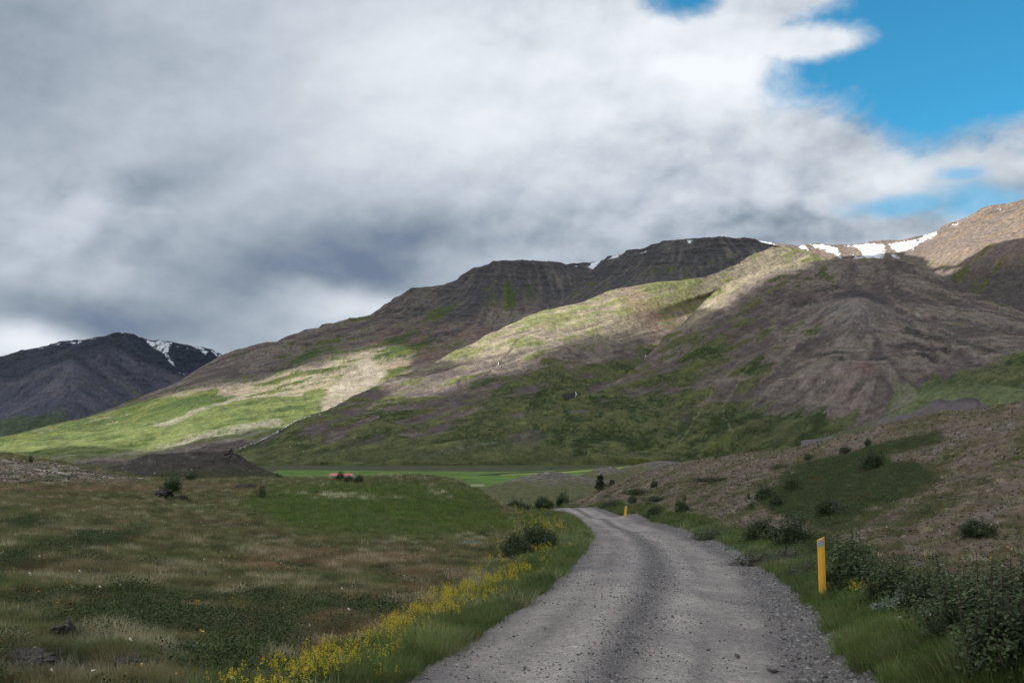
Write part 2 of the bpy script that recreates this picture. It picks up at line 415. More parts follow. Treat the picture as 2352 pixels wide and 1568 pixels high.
D_back = [(1000, 1075, 2200), (1320, 1000, 2700), (1562, 830, 3200), (1900, 650, 3700), (2100, 670, 3700), (2352, 790, 3300), (2700, 900, 2900)]
def ex_D(U, V, x, y):
    r = np.sqrt(((U - 1968) / 105) ** 2 + ((V - 735) / 75) ** 2)
    r2 = np.sqrt(((U - 1960) / 150) ** 2 + ((V - 870) / 70) ** 2)
    return 42 * np.clip(1 - r, 0, 1) ** 1.1 + 26 * np.clip(1 - r2, 0, 1)
LEDGES = [[(1935, 842), (1965, 848), (2000, 838), (2035, 829)], [(2085, 762), (2120, 773), (2160, 778), (2200, 790)], [(2100, 790), (2140, 802), (2180, 797)], [(2190, 782), (2240, 800), (2285, 806)], [(1870, 815), (1915, 812), (1950, 820)], [(2110, 812), (2150, 822)], [(1880, 672), (1925, 662)], [(1820, 700), (1870, 690)]]
def strata_D(U, V): return np.clip(1.3 * ell(U, V, 1975, 835, 85, 24, -5) + 1.5 * ell(U, V, 2140, 795, 120, 30, 8) + 0.8 * ell(U, V, 1970, 690, 60, 20) + 0.35 * ell(U, V, 1900, 650, 260, 60) + 0.3 * ell(U, V, 1900, 960, 150, 30), 0, 1)
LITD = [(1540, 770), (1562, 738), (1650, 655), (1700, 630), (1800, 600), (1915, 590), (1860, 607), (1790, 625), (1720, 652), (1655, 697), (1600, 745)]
def paint_D(U, V, x, y, z, l1, l2, l3, nz, nf, st):
    base = lerp(MAUVE, SCREE, ss(0.55 * nz + 0.30 * l3 + 0.28 * l2 + 0.45 * nf, -0.35, 0.45))
    base = lerp(base, RED, 0.35 * ss(l2, 0.9, 2.0))
    base = lerp(base, TAN, 0.45 * ss(-l2 + nz, 0.6, 1.9) + 0.8 * area(U, V, LITD, 14))  # paler tan over the sunlit strip puts some of its brightness into the colour
    g = 0.12 + 0.9 * ss(V, 930, 1050) * (U < 1900) + 0.55 * ell(U, V, 1640, 800, 220, 60, -35) + 0.5 * ell(U, V, 1400, 960, 220, 90, -28) + 1.15 * ss(V + (U - 2100) * 0.15, 835, 905) * ss(U, 1920, 2100)
    g = g + 0.4 * ell(U, V, 1930, 770, 110, 14, 3) + 0.12 * ell(U, V, 1880, 640, 230, 40, -8) + 0.45 * ell(U, V, 1720, 870, 90, 40, -40) + 0.8 * ell(U, V, 1790, 990, 180, 60, 0) - 0.5 * ell(U, V, 1980, 900, 130, 60, 10) - 0.35 * ell(U, V, 1960, 720, 120, 50)
    g = g + 0.26 * ss(V, 860, 990) * (U < 1850) - 0.20 * ss(fbm(x / 120, y / 60, 4, 312), 0.05, 0.35) * (V < 1035)
    g = g + 0.19 * l2 + 0.15 * l3 + 0.06 * l1 + 0.34 * nz + 0.42 * nf
    gm_ = ss(g, 0.44, 0.58)
    gc = lerp(GREEN * 0.55, OLIVE * 1.08, ss(nz + 0.9 * nf + 0.2 * l2, -0.35, 0.35))
    gc = lerp(gc, YGREEN * 0.62, 0.55 * ss(l2 + 0.4 * l1, 0.9, 2.2))
    gc = lerp(gc, np.array((.115, .145, .066)), ss(U, 1900, 2150) * ss(V, 840, 920) * 0.8)
    gc = lerp(gc, GREEN * 0.45, 0.7 * ell(U, V, 1800, 985, 160, 50) * ss(nf + l1 * .3, -0.3, 0.3))
    c = lerp(base, gc, gm_)
    cap = 1.6 * ell(U, V, 1968, 683, 52, 18) + 1.1 * ell(U, V, 2012, 702, 32, 24, 30)
    c = lerp(c, DARK, np.clip(cap * 1.1 * ss(nf, -0.5, 0.1), 0, 0.85))
    c = lerp(c, GREY * 0.85, 0.8 * ell(U, V, 1965, 742, 100, 36) * ss(l1 + nf, -0.8, 1.2))
    c = lerp(c, np.array((.19, .165, .15)), 0.5 * ell(U, V, 1900, 860, 160, 70, -30) * ss(l2, -0.5, 1.0) + 0.5 * ell(U, V, 2060, 900, 150, 60, 35) * ss(l2, -0.2, 1.0))
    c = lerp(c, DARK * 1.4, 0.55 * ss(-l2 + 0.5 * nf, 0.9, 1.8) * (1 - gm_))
    c = lerp(c, RED * 0.8, 0.6 * ell(U, V, 1985, 905 - 40, 40, 18) + 0.45 * ell(U, V, 1900, 820, 60, 20))
    c = lerp(c, DARK * 0.8, np.clip(st * 0.85, 0, 1))
    for q in LEDGES:
        c = lerp(c, np.array((.20, .17, .15)), 0.5 * line(U + 6 * nf, V - 9 + 4 * nf, q, 7))
        c = lerp(c, DARK * 0.7, 0.85 * line(U + 14 * nf, V + 16 * nf + 5 * nz, q, 9) * ss(nf + 0.4 * nz, -0.35, 0.05))
    for q in ([(1690, 1000), (1660, 960), (1668, 920), (1700, 870)], [(1560, 1010), (1620, 930), (1650, 880)]):
        c = lerp(c, TAN * 0.7, 0.55 * line(U + 10 * nf, V, q, 4) * ss(nf, -0.3, 0.1))
    c = lerp(c, np.array((.30, .31, .33)), 0.7 * ell(U, V, 2108, 722, 9, 3.5, 25))
    c = c * np.clip(1.06 + 0.60 * nf + 0.05 * l1, .3, 2)[..., None]
    return c
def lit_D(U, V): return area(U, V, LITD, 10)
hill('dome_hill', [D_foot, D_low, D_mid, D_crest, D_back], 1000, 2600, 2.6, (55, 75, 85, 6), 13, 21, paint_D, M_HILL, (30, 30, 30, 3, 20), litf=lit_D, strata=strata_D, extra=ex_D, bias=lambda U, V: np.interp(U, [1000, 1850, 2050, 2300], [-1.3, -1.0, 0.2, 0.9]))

# -------- sunlit middle spur
C_foot = [(430, 1063, 1900), (740, 1068, 1820), (1000, 1070, 1780), (1400, 1066, 1880), (1800, 1062, 2050), (2100, 1060, 2100)]
C_mid = [(430, 1061, 1930), (540, 1047, 1960), (740, 1005, 1960), (1000, 955, 2080), (1170, 905, 2200), (1330, 850, 2420), (1470, 810, 2650), (1562, 760, 2900), (1650, 710, 3150), (1800, 650, 3450), (2100, 650, 3550)]
C_up = [(430, 1060, 1940), (540, 1040, 1980), (740, 970, 2040), (1000, 890, 2260), (1170, 820, 2430), (1330, 760, 2640), (1470, 715, 2850), (1562, 690, 3040), (1650, 660, 3230), (1750, 620, 3450), (1850, 610, 3600), (2100, 640, 3620)]
C_crest = [(430, 1059, 1955), (480, 1050, 1980), (540, 1031, 2010), (590, 1010, 2040), (640, 986, 2070), (690, 962, 2100), (740, 940, 2140), (785, 918, 2190), (830, 900, 2240), (900, 871, 2330), (950, 850, 2400), (1000, 830, 2460), (1100, 780, 2590),
           (1170, 746, 2690), (1250, 712, 2800), (1330, 690, 2890), (1420, 666, 2990), (1500, 651, 3070), (1560, 643, 3140), (1620, 634, 3240), (1670, 618, 3350), (1700, 600, 3450), (1740, 578, 3560), (1778, 566, 3650),
           (1834, 576, 3700), (1881, 587, 3720), (1930, 600, 3740), (2100, 640, 3700)]
C_back = [(430, 1080, 2200), (740, 1000, 2500), (1000, 900, 2900), (1170, 830, 3150), (1420, 760, 3400), (1700, 690, 3900), (2100, 700, 4200)]
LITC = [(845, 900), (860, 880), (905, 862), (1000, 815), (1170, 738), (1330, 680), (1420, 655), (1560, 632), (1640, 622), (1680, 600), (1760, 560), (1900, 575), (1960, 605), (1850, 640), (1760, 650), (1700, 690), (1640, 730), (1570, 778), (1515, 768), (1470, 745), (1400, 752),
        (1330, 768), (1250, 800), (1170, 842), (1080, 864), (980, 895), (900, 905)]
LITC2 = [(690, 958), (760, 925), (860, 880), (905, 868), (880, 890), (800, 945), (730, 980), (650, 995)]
def paint_C(U, V, x, y, z, l1, l2, l3, nz, nf, st):
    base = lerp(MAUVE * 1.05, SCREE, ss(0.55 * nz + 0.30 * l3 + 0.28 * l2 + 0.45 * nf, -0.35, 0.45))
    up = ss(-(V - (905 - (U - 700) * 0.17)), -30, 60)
    base = lerp(base, TAN, np.clip(0.80 * up + 0.15 * l1, 0, 1))  # upper spur painted paler so the sunlit band reads brighter
    base = lerp(base, RED * 0.9, 0.45 * ss(l2 - nz, 1.0, 2.2))
    g = 0.46 * (1 - up) + 0.47 * up + 0.75 * ss(V, 965, 1040) + 0.35 * ell(U, V, 1380, 870, 130, 60, -20) + 0.45 * ell(U, V, 1560, 680, 80, 50) - 0.35 * ell(U, V, 1380, 805, 170, 40, -15) - 0.25 * ell(U, V, 1100, 850, 250, 25, -22)
    g = g + 0.13 * ss(V - (905 - (U - 700) * 0.17), 0, 60) - 0.17 * ss(fbm(x / 120, y / 60, 4, 311), 0.05, 0.35) * (V < 1035)
    g = g + 0.19 * l2 + 0.14 * l3 + 0.06 * l1 + 0.32 * nz + 0.42 * nf
    gm_ = ss(g, 0.46, 0.60)
    gc = lerp(GREEN * 0.55, OLIVE * 1.08, ss(nz + 0.9 * nf + 0.2 * l2, -0.35, 0.35))
    gc = lerp(gc, OLIVE * 1.0, ss(V, 1000, 1045) * 0.6)
    gc = lerp(gc, np.array((.150, .172, .056)), 0.85 * up + 0.3 * ss(l2, 1.0, 2.2) * (1 - up))  # greens of the sunlit band brightened in the colour as well
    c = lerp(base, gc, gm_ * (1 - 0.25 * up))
    c = lerp(c, RED * 1.15, 0.6 * ell(U, V, 1530, 735, 35, 35) * ss(l1, -1, 1) + 0.5 * ell(U, V, 1470, 705, 60, 30, 40))
    c = lerp(c, DARK * 0.5, 0.95 * area(U + 8 * nf, V + 5 * nf, [(1293, 905), (1310, 902), (1330, 902), (1338, 915), (1320, 925), (1300, 926), (1292, 916)], 2.5))
    for q in ([(1140, 835), (1120, 860), (1085, 895), (1050, 925)], [(1205, 770), (1160, 815), (1140, 835)], [(1090, 850), (1050, 885)]):
        c = lerp(c, DARK * 1.2, 0.55 * line(U + 5 * nf, V + 3 * nz, q, 3.2))
    for q in ([(1440, 930), (1300, 975), (1180, 1010), (1050, 1040), (960, 1055)], [(1560, 1005), (1500, 1030), (1440, 1050)]):
        c = lerp(c, GREY * 0.6, 0.5 * line(U, V + 4 * nf, q, 4) * ss(nf, -0.3, 0.2))
    c = lerp(c, MAUVE * 0.9, 0.75 * ell(U, V, 1215, 1018, 38, 13) * ss(nf, -0.6, 0) + 0.6 * ell(U, V, 1300, 1012, 50, 12) + 0.6 * ell(U, V, 830, 1012, 50, 8))
    c = c * np.clip(1.06 + 0.58 * nf + 0.05 * l1, .3, 2)[..., None]
    return c
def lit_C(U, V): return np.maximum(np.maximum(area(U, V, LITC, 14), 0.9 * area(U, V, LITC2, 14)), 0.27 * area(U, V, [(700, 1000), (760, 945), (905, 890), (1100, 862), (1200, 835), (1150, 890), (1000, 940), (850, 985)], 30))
def strata_C(U, V): return np.clip(0.45 * ell(U, V, 1520, 790, 80, 40) + 0.3 * ell(U, V, 1520, 700, 80, 40), 0, 1)
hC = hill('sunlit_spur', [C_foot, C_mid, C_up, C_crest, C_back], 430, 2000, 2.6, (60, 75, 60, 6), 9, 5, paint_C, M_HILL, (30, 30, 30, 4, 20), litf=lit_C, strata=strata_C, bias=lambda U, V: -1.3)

# -------- long left slope and the plateau cliffs behind
B_foot = [(-300, 1063, 2200), (0, 1063, 2080), (300, 1063, 2030), (540, 1052, 2080), (740, 1000, 2260), (900, 930, 2500), (1100, 850, 2850), (1300, 770, 3250), (1500, 700, 3550), (1750, 645, 3950), (1900, 640, 4100)]
B_low = [(-300, 1046, 2500), (0, 1036, 2500), (300, 1005, 2480), (540, 965, 2480), (740, 925, 2550), (900, 885, 2750), (1100, 810, 3050), (1300, 740, 3400), (1500, 680, 3650), (1750, 625, 4050), (1900, 630, 4200)]
B_bench = [(-300, 1022, 3000), (0, 1008, 3000), (300, 945, 3050), (480, 872, 3200), (600, 835, 3330), (700, 805, 3430), (850, 765, 3540), (1000, 742, 3640), (1160, 730, 3700), (1300, 690, 3850), (1420, 650, 3900), (1500, 630, 3950), (1650, 600, 4050), (1750, 587, 4150), (1900, 600, 4300)]
B_crest = [(-300, 1036, 3300), (-60, 1010, 3300), (0, 999, 3300), (100, 984, 3320), (200, 959, 3350), (300, 925, 3400), (400, 880, 3500), (450, 850), (500, 822, 3600), (530, 808, 3700), (560, 798), (600, 786), (640, 780, 3800), (662, 769), (700, 757, 3850), (750, 742), (790, 737), (820, 732, 3950), (850, 722), (880, 705), (900, 692, 4000), (915, 684), (945, 664), (985, 658), (1030, 649, 4050), (1050, 640), (1060, 630), (1085, 614), (1110, 607), (1122, 605), (1132, 597, 4100), (1200, 598), (1260, 601),
           (1320, 604, 4200), (1340, 606), (1375, 603, 4300), (1400, 592), (1425, 588), (1440, 578), (1470, 572), (1497, 557), (1530, 554), (1580, 551), (1620, 548), (1663, 542, 4300), (1700, 547), (1735, 550), (1745, 557), (1800, 568, 4400), (1900, 590, 4500)]
B_back = [(-300, 1060, 4000), (0, 1030, 4000), (540, 850, 4500), (900, 740, 4900), (1132, 650, 5000), (1650, 600, 5100), (1900, 650, 5200)]
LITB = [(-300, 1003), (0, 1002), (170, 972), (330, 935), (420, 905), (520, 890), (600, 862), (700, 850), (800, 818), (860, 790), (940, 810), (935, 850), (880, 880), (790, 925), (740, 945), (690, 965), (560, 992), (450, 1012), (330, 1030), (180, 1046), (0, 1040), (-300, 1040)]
def strata_B(U, V):
    top = np.interp(U, [500, 640, 820, 900, 1060, 1132, 1320, 1440, 1663, 1800], [800, 770, 730, 690, 640, 598, 604, 578, 543, 570])
    h = V - top
    return np.clip((1 - ss(h, 25, 75)) * ss(U, 540, 700) * 0.85 + 0.85 * ell(U, V, 1080, 715, 160, 16, -3) + 0.6 * ell(U, V, 1010, 775, 150, 40) + 0.3 * ss(U, 500, 640) * ss(h, 20, 60), 0, 1)
SNOWB = [[(1345, 612), (1380, 601), (1378, 606), (1362, 620)], [(1393, 597), (1422, 590), (1420, 596)], [(1472, 581), (1487, 575), (1482, 582)], [(1577, 556), (1592, 556), (1583, 563)], [(1320, 609), (1325, 608), (1326, 614)]]
def paint_B(U, V, x, y, z, l1, l2, l3, nz, nf, st):
    top = np.interp(U, [0, 300, 500, 640, 820, 900, 1060, 1132, 1320, 1440, 1663, 1800], [1000, 925, 822, 778, 730, 690, 640, 598, 604, 578, 543, 570])
    h = V - top
    base = lerp(MAUVE, SCREE, ss(0.55 * nz + 0.30 * l3 + 0.28 * l2 + 0.45 * nf, -0.35, 0.45))
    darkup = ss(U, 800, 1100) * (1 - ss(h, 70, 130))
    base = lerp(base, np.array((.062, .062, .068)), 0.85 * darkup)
    base = lerp(base, TAN, np.clip(0.85 * area(U, V, LITB, 25) + 0.1 * l1, 0, 1))  # sun patch on the slope is also painted paler here
    base = lerp(base, RED * 0.95, np.clip(0.75 * area(U, V, [(880, 752), (1000, 742), (1120, 760), (1000, 830), (900, 850), (850, 800)], 25) * ss(l1 + nz, -1.2, 1.0), 0, 1))
    base = lerp(base, PALE, 0.6 * area(U + 8 * nf, V, [(800, 850), (845, 825), (890, 862), (840, 905), (745, 945), (735, 925)], 9) * ss(l1, -2.5, 0.3))
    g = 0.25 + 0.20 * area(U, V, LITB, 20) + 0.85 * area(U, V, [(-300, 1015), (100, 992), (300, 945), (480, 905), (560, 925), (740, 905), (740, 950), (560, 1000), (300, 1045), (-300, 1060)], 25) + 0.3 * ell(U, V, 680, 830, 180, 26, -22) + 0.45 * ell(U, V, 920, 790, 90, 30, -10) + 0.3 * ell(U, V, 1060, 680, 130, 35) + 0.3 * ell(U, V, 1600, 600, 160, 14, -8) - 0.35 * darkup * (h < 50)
    g = g + 0.15 * l2 + 0.13 * l3 + 0.05 * l1 + 0.32 * nz + 0.42 * nf
    gm_ = ss(g, 0.48, 0.62)
    low = ss(V - np.interp(U, [0, 300, 600, 800], [1000, 945, 900, 870]), 0, 40)
    gc = lerp(GREEN * 0.9, YGREEN * 0.55, ss(nz + l1 * .3, -0.2, 0.6))
    gc = lerp(gc, np.array((.125, .150, .052)), 0.85 * low * ss(nz + l2 * .25, -0.7, 0.3))
    c = lerp(base, gc, gm_ * (1 - 0.8 * area(U, V, [(800, 850), (845, 825), (890, 862), (840, 905), (745, 945), (735, 925)], 9)))
    for q, wd in (([(360, 985), (450, 955), (560, 905)], 9), ([(0, 1048), (200, 1055), (400, 1022), (560, 990), (640, 965)], 10), ([(300, 1062), (450, 1030), (560, 1008), (640, 985)], 7)):
        c = lerp(c, lerp(TAN, GREY, 0.5) * 0.95, 0.7 * line(U, V + 7 * nz, q, wd) * ss(nf + 0.4 * l1, -0.5, 0.2))
    c = lerp(c, DARK, np.clip(st * 0.75, 0, 1))
    sn = np.zeros_like(U)
    for q in SNOWB: sn = np.maximum(sn, area(U + 2 * nf, V + 2 * nf, q, 0.8))
    c = lerp(c, SNOW, sn)
    c = c * np.clip(1.06 + (0.58 * nf + 0.05 * l1) * (1 - sn), .3, 2)[..., None]
    return c
LITB2 = [(250, 940), (400, 882), (530, 820), (700, 775), (860, 745), (1000, 745), (1010, 800), (930, 840), (700, 860), (520, 895), (330, 940)]
def lit_B(U, V): return np.maximum(np.maximum(area(U, V, LITB, 16), 0.26 * area(U, V, LITB2, 30)), 0.8 * ell(U, V, 1680, 590, 90, 12, -10))
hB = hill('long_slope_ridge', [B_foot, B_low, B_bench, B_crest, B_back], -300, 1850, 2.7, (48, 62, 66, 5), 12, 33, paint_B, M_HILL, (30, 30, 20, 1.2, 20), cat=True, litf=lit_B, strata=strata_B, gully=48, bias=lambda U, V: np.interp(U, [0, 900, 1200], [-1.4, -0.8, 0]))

# -------- snow saddle and the right back mountain
E_foot = [(1600, 720, 4000), (1900, 700, 4000), (2100, 690, 3700), (2352, 760, 3350), (2700, 780, 3200)]
E_mid = [(1600, 630, 4500), (1900, 600, 4650), (2060, 597, 4450), (2140, 590, 4250), (2200, 575, 4100), (2352, 560, 3900), (2700, 560, 3800)]
E_crest = [(1600, 575, 4900), (1700, 552, 4900), (1740, 556), (1800, 561), (1838, 563), (1850, 560), (1930, 561, 5000), (1980, 559), (2020, 555), (2060, 550), (2100, 540, 4900), (2140, 533), (2152, 527), (2160, 520), (2180, 511), (2200, 505, 4800), (2230, 493), (2255, 484), (2270, 479, 4700), (2310, 471), (2352, 459, 4600), (2450, 440), (2700, 430, 4500)]
E_back = [(1600, 640, 5600), (2000, 620, 5700), (2352, 520, 5400), (2700, 500, 5300)]
def strata_E(U, V):
    top = np.interp(U, [1740, 1930, 2060, 2140, 2200, 2270, 2352, 2600], [556, 561, 550, 533, 505, 479, 459, 440])
    return np.clip(0.9 * (1 - ss(V - top, 22, 50)) * ss(U, 2080, 2160) + 0.6 * (U < 2120) + 0.6 * ell(U, V, 2330, 640, 110, 60), 0, 1)
SNOWE = [[(1735, 552), (1785, 561), (1772, 570), (1745, 562)], [(1820, 562), (1850, 563), (1858, 575), (1846, 574)], [(1852, 559), (1900, 563), (1925, 570), (1935, 600), (1920, 585), (1895, 575), (1870, 566)],
         [(1930, 563), (1985, 562), (2035, 562), (2028, 600), (1990, 600), (1978, 580), (1955, 568)], [(2040, 560), (2100, 548), (2152, 528), (2150, 536), (2120, 556), (2085, 575), (2060, 580), (2048, 572)],
         [(2045, 585), (2070, 588), (2062, 596), (2048, 592)], [(2180, 516), (2204, 507), (2200, 513), (2184, 521)], [(2213, 504), (2228, 497), (2222, 503)], [(2290, 483), (2302, 481), (2296, 487)], [(1960, 585), (1985, 590), (1980, 600), (1962, 600)]]
SHADE_E = [(2120, 660), (2180, 625), (2240, 590), (2352, 545), (2700, 500), (2700, 900), (2100, 900)]
def paint_E(U, V, x, y, z, l1, l2, l3, nz, nf, st):
    base = lerp(SCREE, np.array((.185, .145, .115)), ss(nz + 0.2 * l1, -0.5, 0.5))
    base = lerp(base, np.array((.25, .17, .115)), 0.5 * ss(l2 + nz, 0.5, 1.5) * ss(U, 2100, 2250))
    base = lerp(base, DARK * 1.3, 0.7 * ss(V - np.interp(U, [2100, 2200, 2352], [600, 590, 570]), 0, 60) * ss(U, 2050, 2150))  # cloud shadow low on the right is partly painted as darker colour
    g = 0.12 + 0.4 * ell(U, V, 2230, 650, 70, 40, 40) + 0.35 * ell(U, V, 2150, 610, 60, 14, 20) + 0.15 * l2 + 0.1 * l1 + 0.2 * nz
    c = lerp(base, YGREEN * 0.55, 0.8 * ss(g, 0.42, 0.7))
    c = lerp(c, DARK * 0.9, np.clip(st * 0.8 * (0.6 + 0.4 * ss(nf, -0.3, 0.2)), 0, 1))
    sn = np.zeros_like(U)
    for q in SNOWE: sn = np.maximum(sn, ss(sdist(U + 12 * nf + 4 * nz, V + 9 * nf, q), 0.2, 1.8))
    sn = sn * (1 - ss(fbm(x / 50, y / 50, 3, 91), 0.22, 0.3) * 0.9)
    c = lerp(c, SNOW, sn)
    return c * (1 + (0.75 * nf + 0.05 * l1) * (1 - sn))[..., None]
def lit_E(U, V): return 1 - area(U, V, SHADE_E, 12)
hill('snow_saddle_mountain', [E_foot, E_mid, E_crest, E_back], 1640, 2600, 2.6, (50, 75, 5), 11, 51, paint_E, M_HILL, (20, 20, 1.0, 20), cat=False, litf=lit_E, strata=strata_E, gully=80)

# -------- dark mountain far left
A_foot = [(-400, 1040, 5200), (0, 1010, 5000), (150, 1000, 5000), (300, 990, 5300), (500, 960, 6000), (700, 940, 6300)]
A_mid = [(-400, 930, 6200), (0, 890, 6200), (60, 870, 6100), (120, 848, 5900), (180, 815, 6050), (230, 800, 6450), (300, 840, 6300), (400, 870, 6450), (500, 870, 6700), (700, 880, 6800)]
A_crest = [(-400, 850, 7200), (-100, 820, 7100), (0, 811, 7000), (30, 801), (60, 797), (150, 785), (200, 779), (240, 775, 7000), (255, 772), (272, 768), (292, 766, 6900), (310, 770), (330, 778), (345, 781), (400, 786), (440, 795), (480, 804), (515, 814, 7100), (600, 835), (700, 850, 7200)]
A_back = [(-400, 900, 8000), (300, 840, 8000), (700, 900, 8000)]
SNOWA = [[(330, 778), (352, 783), (398, 786), (392, 797), (385, 812), (398, 830), (405, 843), (385, 828), (378, 815), (362, 803), (345, 792)], [(405, 845), (418, 852), (432, 861), (420, 858)], [(400, 795), (415, 798), (408, 801)], [(424, 795), (436, 806), (430, 808)],
         [(436, 792), (462, 800), (478, 808), (474, 817), (460, 808), (445, 800)], [(478, 804), (512, 815), (505, 822), (495, 818)], [(84, 796), (105, 794), (98, 800)], [(112, 796), (140, 791), (138, 796)], [(150, 789), (190, 783), (182, 791), (165, 791)], [(192, 783), (230, 777), (210, 785)], [(62, 799), (72, 797), (70, 801)], [(275, 805), (282, 809), (278, 809)]]
def strata_A(U, V): return np.clip(0.5 * (V < 880) + 0.6 * ell(U, V, 330, 860, 120, 30), 0, 0.7)
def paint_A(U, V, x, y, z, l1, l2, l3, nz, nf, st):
    c = lerp(np.array((.056, .063, .088)), np.array((.100, .098, .118)), ss(nz + 0.3 * l2, -0.5, 0.8))  # bluish rock tone paints in the haze of distance
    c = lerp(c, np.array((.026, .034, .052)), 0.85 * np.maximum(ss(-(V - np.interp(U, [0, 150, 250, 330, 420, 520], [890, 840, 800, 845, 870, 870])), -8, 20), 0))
    c = lerp(c, np.array((.05, .075, .03)), 0.8 * ss(ell(U, V, 60, 975, 120, 30, -15) + 0.2 * l2 + 0.2 * nz, 0.35, 0.7))
    c = lerp(c, np.array((.022, .024, .03)), st * 0.6)
    sn = np.zeros_like(U)
    for q in SNOWA: sn = np.maximum(sn, ss(sdist(U + 5 * nf, V + 4 * nf, q), 0.3, 1.8))
    sn = sn * (1 - 0.9 * ss(fbm(U / 9, V / 6, 3, 77), 0.10, 0.22))
    c = lerp(c, SNOW, sn)
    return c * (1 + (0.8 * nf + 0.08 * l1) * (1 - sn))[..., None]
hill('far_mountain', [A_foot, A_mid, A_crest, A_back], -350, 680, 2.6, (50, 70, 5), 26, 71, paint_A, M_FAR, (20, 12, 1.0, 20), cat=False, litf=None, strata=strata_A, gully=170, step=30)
print('hills', time.time() - T0)

# ------------------------------------------------------------------ mounds and knolls in the middle distance
def floor_z(d): return np.interp(d, [150, 250, 400, 600, 5000], [-15, -20, -26, -30, -30])
def mound(name, crest, d_foot, d_crest, foot_v, amp, seed, paint, rows=(50, 6), du=2.2, lit=None, drop=60, label=None):
    c = np.array(crest, float); u0, u1 = c[0, 0], c[-1, 0]
    foot_v = CY + F * math.tan(PITCH - math.atan((floor_z(d_foot) - 1.5) / d_foot))
    foot = [(u0 - 50, foot_v, d_foot), (u1 + 50, foot_v, d_foot)]
    cr = [(q[0], q[1], d_crest) for q in crest]
    bk = [(q[0], max(foot_v, q[1] + 20) + drop * 0.2, d_crest * 1.35) for q in crest]
    U, V, x, y, z = sweep([foot, cr, bk], u0, u1, du, rows, (10, 1.5, 10), False)
    z = z + amp * fbm(x / (amp * 12), y / (amp * 12), 5, seed) + amp * 0.3 * fbm(x / 2.5, y / 2.5, 3, seed + 9)
    nz = fbm(x / 14, y / 14, 4, seed + 1); nf = fbm(x / 3.0, y / 3.0, 3, seed + 2)
    col = paint(U, V, nz, nf)
    o = grid_obj(name, x, y, z, np.clip(col, 0.004, 0.9), M_MID)
    LIT.append(np.stack([x, y, z, np.zeros_like(x)], -1).reshape(-1, 4)[::3])
    MND[name] = (x, y, z, V)
    return o
MND = {}
def pm_dark(U, V, nz, nf):
    c = lerp(np.array((.040, .034, .031)), np.array((.075, .065, .058)), ss(nf + nz, -0.4, 0.9))
    c = lerp(c, np.array((.13, .125, .11)), 0.8 * ss(nf, 0.28, 0.45) * (0.3 + 0.7 * ell(U, V, 500, 1060, 110, 30)))
    return lerp(c, np.array((.035, .042, .016)), 0.8 * ss((V - 1060) / 30 + nz * 1.2, 0.3, 1.0))
mound('dark_moraine_mound', [(215, 1082), (260, 1066), (330, 1046), (370, 1039), (420, 1037), (470, 1038), (505, 1040), (522, 1038), (530, 1036), (540, 1040), (552, 1046), (570, 1060), (590, 1072), (620, 1084), (650, 1091), (700, 1097)], 215, 262, 1125, 1.1, 81, pm_dark, rows=(70, 6))
def pm_grav(gr, mix=0.5):
    def f(U, V, nz, nf):
        c = lerp(np.array((.085, .075, .062)), np.array((.165, .145, .13)), ss(nf + nz, -0.5, 0.7))
        c = lerp(c, np.array((.075, .080, .028)), ss(nz * 1.8 + (V - gr) / 22 + 0.5 * nf, -0.2, 0.5) * 0.92)
        return c * (1 + 0.5 * nf)[..., None]
    return f
mound('gravel_knoll', [(1060, 1128), (1110, 1120), (1160, 1108), (1220, 1090), (1255, 1082), (1280, 1080), (1310, 1087), (1350, 1096), (1400, 1102), (1450, 1110), (1500, 1112)], 330, 450, 1150, 1.3, 83, pm_grav(1105))
mound('gravel_knoll', [(1320, 1098), (1355, 1082), (1385, 1072), (1400, 1071), (1420, 1076), (1445, 1086), (1490, 1094), (1540, 1098)], 520, 640, 1122, 1.4, 84, pm_grav(1086))
mound('gravel_knoll', [(1415, 1078), (1445, 1070), (1470, 1064), (1500, 1059), (1530, 1057), (1560, 1059), (1600, 1062), (1650, 1066)], 760, 900, 1085, 1.5, 85, pm_grav(1072))
def pm_scree(U, V, nz, nf):
    c = lerp(np.array((.105, .092, .098)), np.array((.14, .12, .125)), ss(nz, -0.4, 0.4))
    c = lerp(c, np.array((.05, .045, .045)), 0.8 * ss(-(V - np.interp(U, [2000, 2100, 2150, 2240, 2300], [960, 935, 926, 925, 945])), -2, 6))
    return lerp(c, np.array((.06, .075, .03)), 0.8 * ss(ell(U, V, 1960, 985, 80, 22, -20) + nz * 0.4, 0.4, 0.7))
mound('grey_scree_mound', [(1840, 1012), (1900, 1002), (1950, 985), (2000, 975), (2040, 958), (2100, 944), (2130, 931), (2142, 920), (2165, 917), (2180, 921), (2205, 916), (2225, 911), (2242, 914), (2252, 926), (2285, 935), (2330, 940), (2420, 946)], 330, 400, 1010, 1.0, 87, pm_scree, rows=(50, 6))
print('mounds', time.time() - T0)

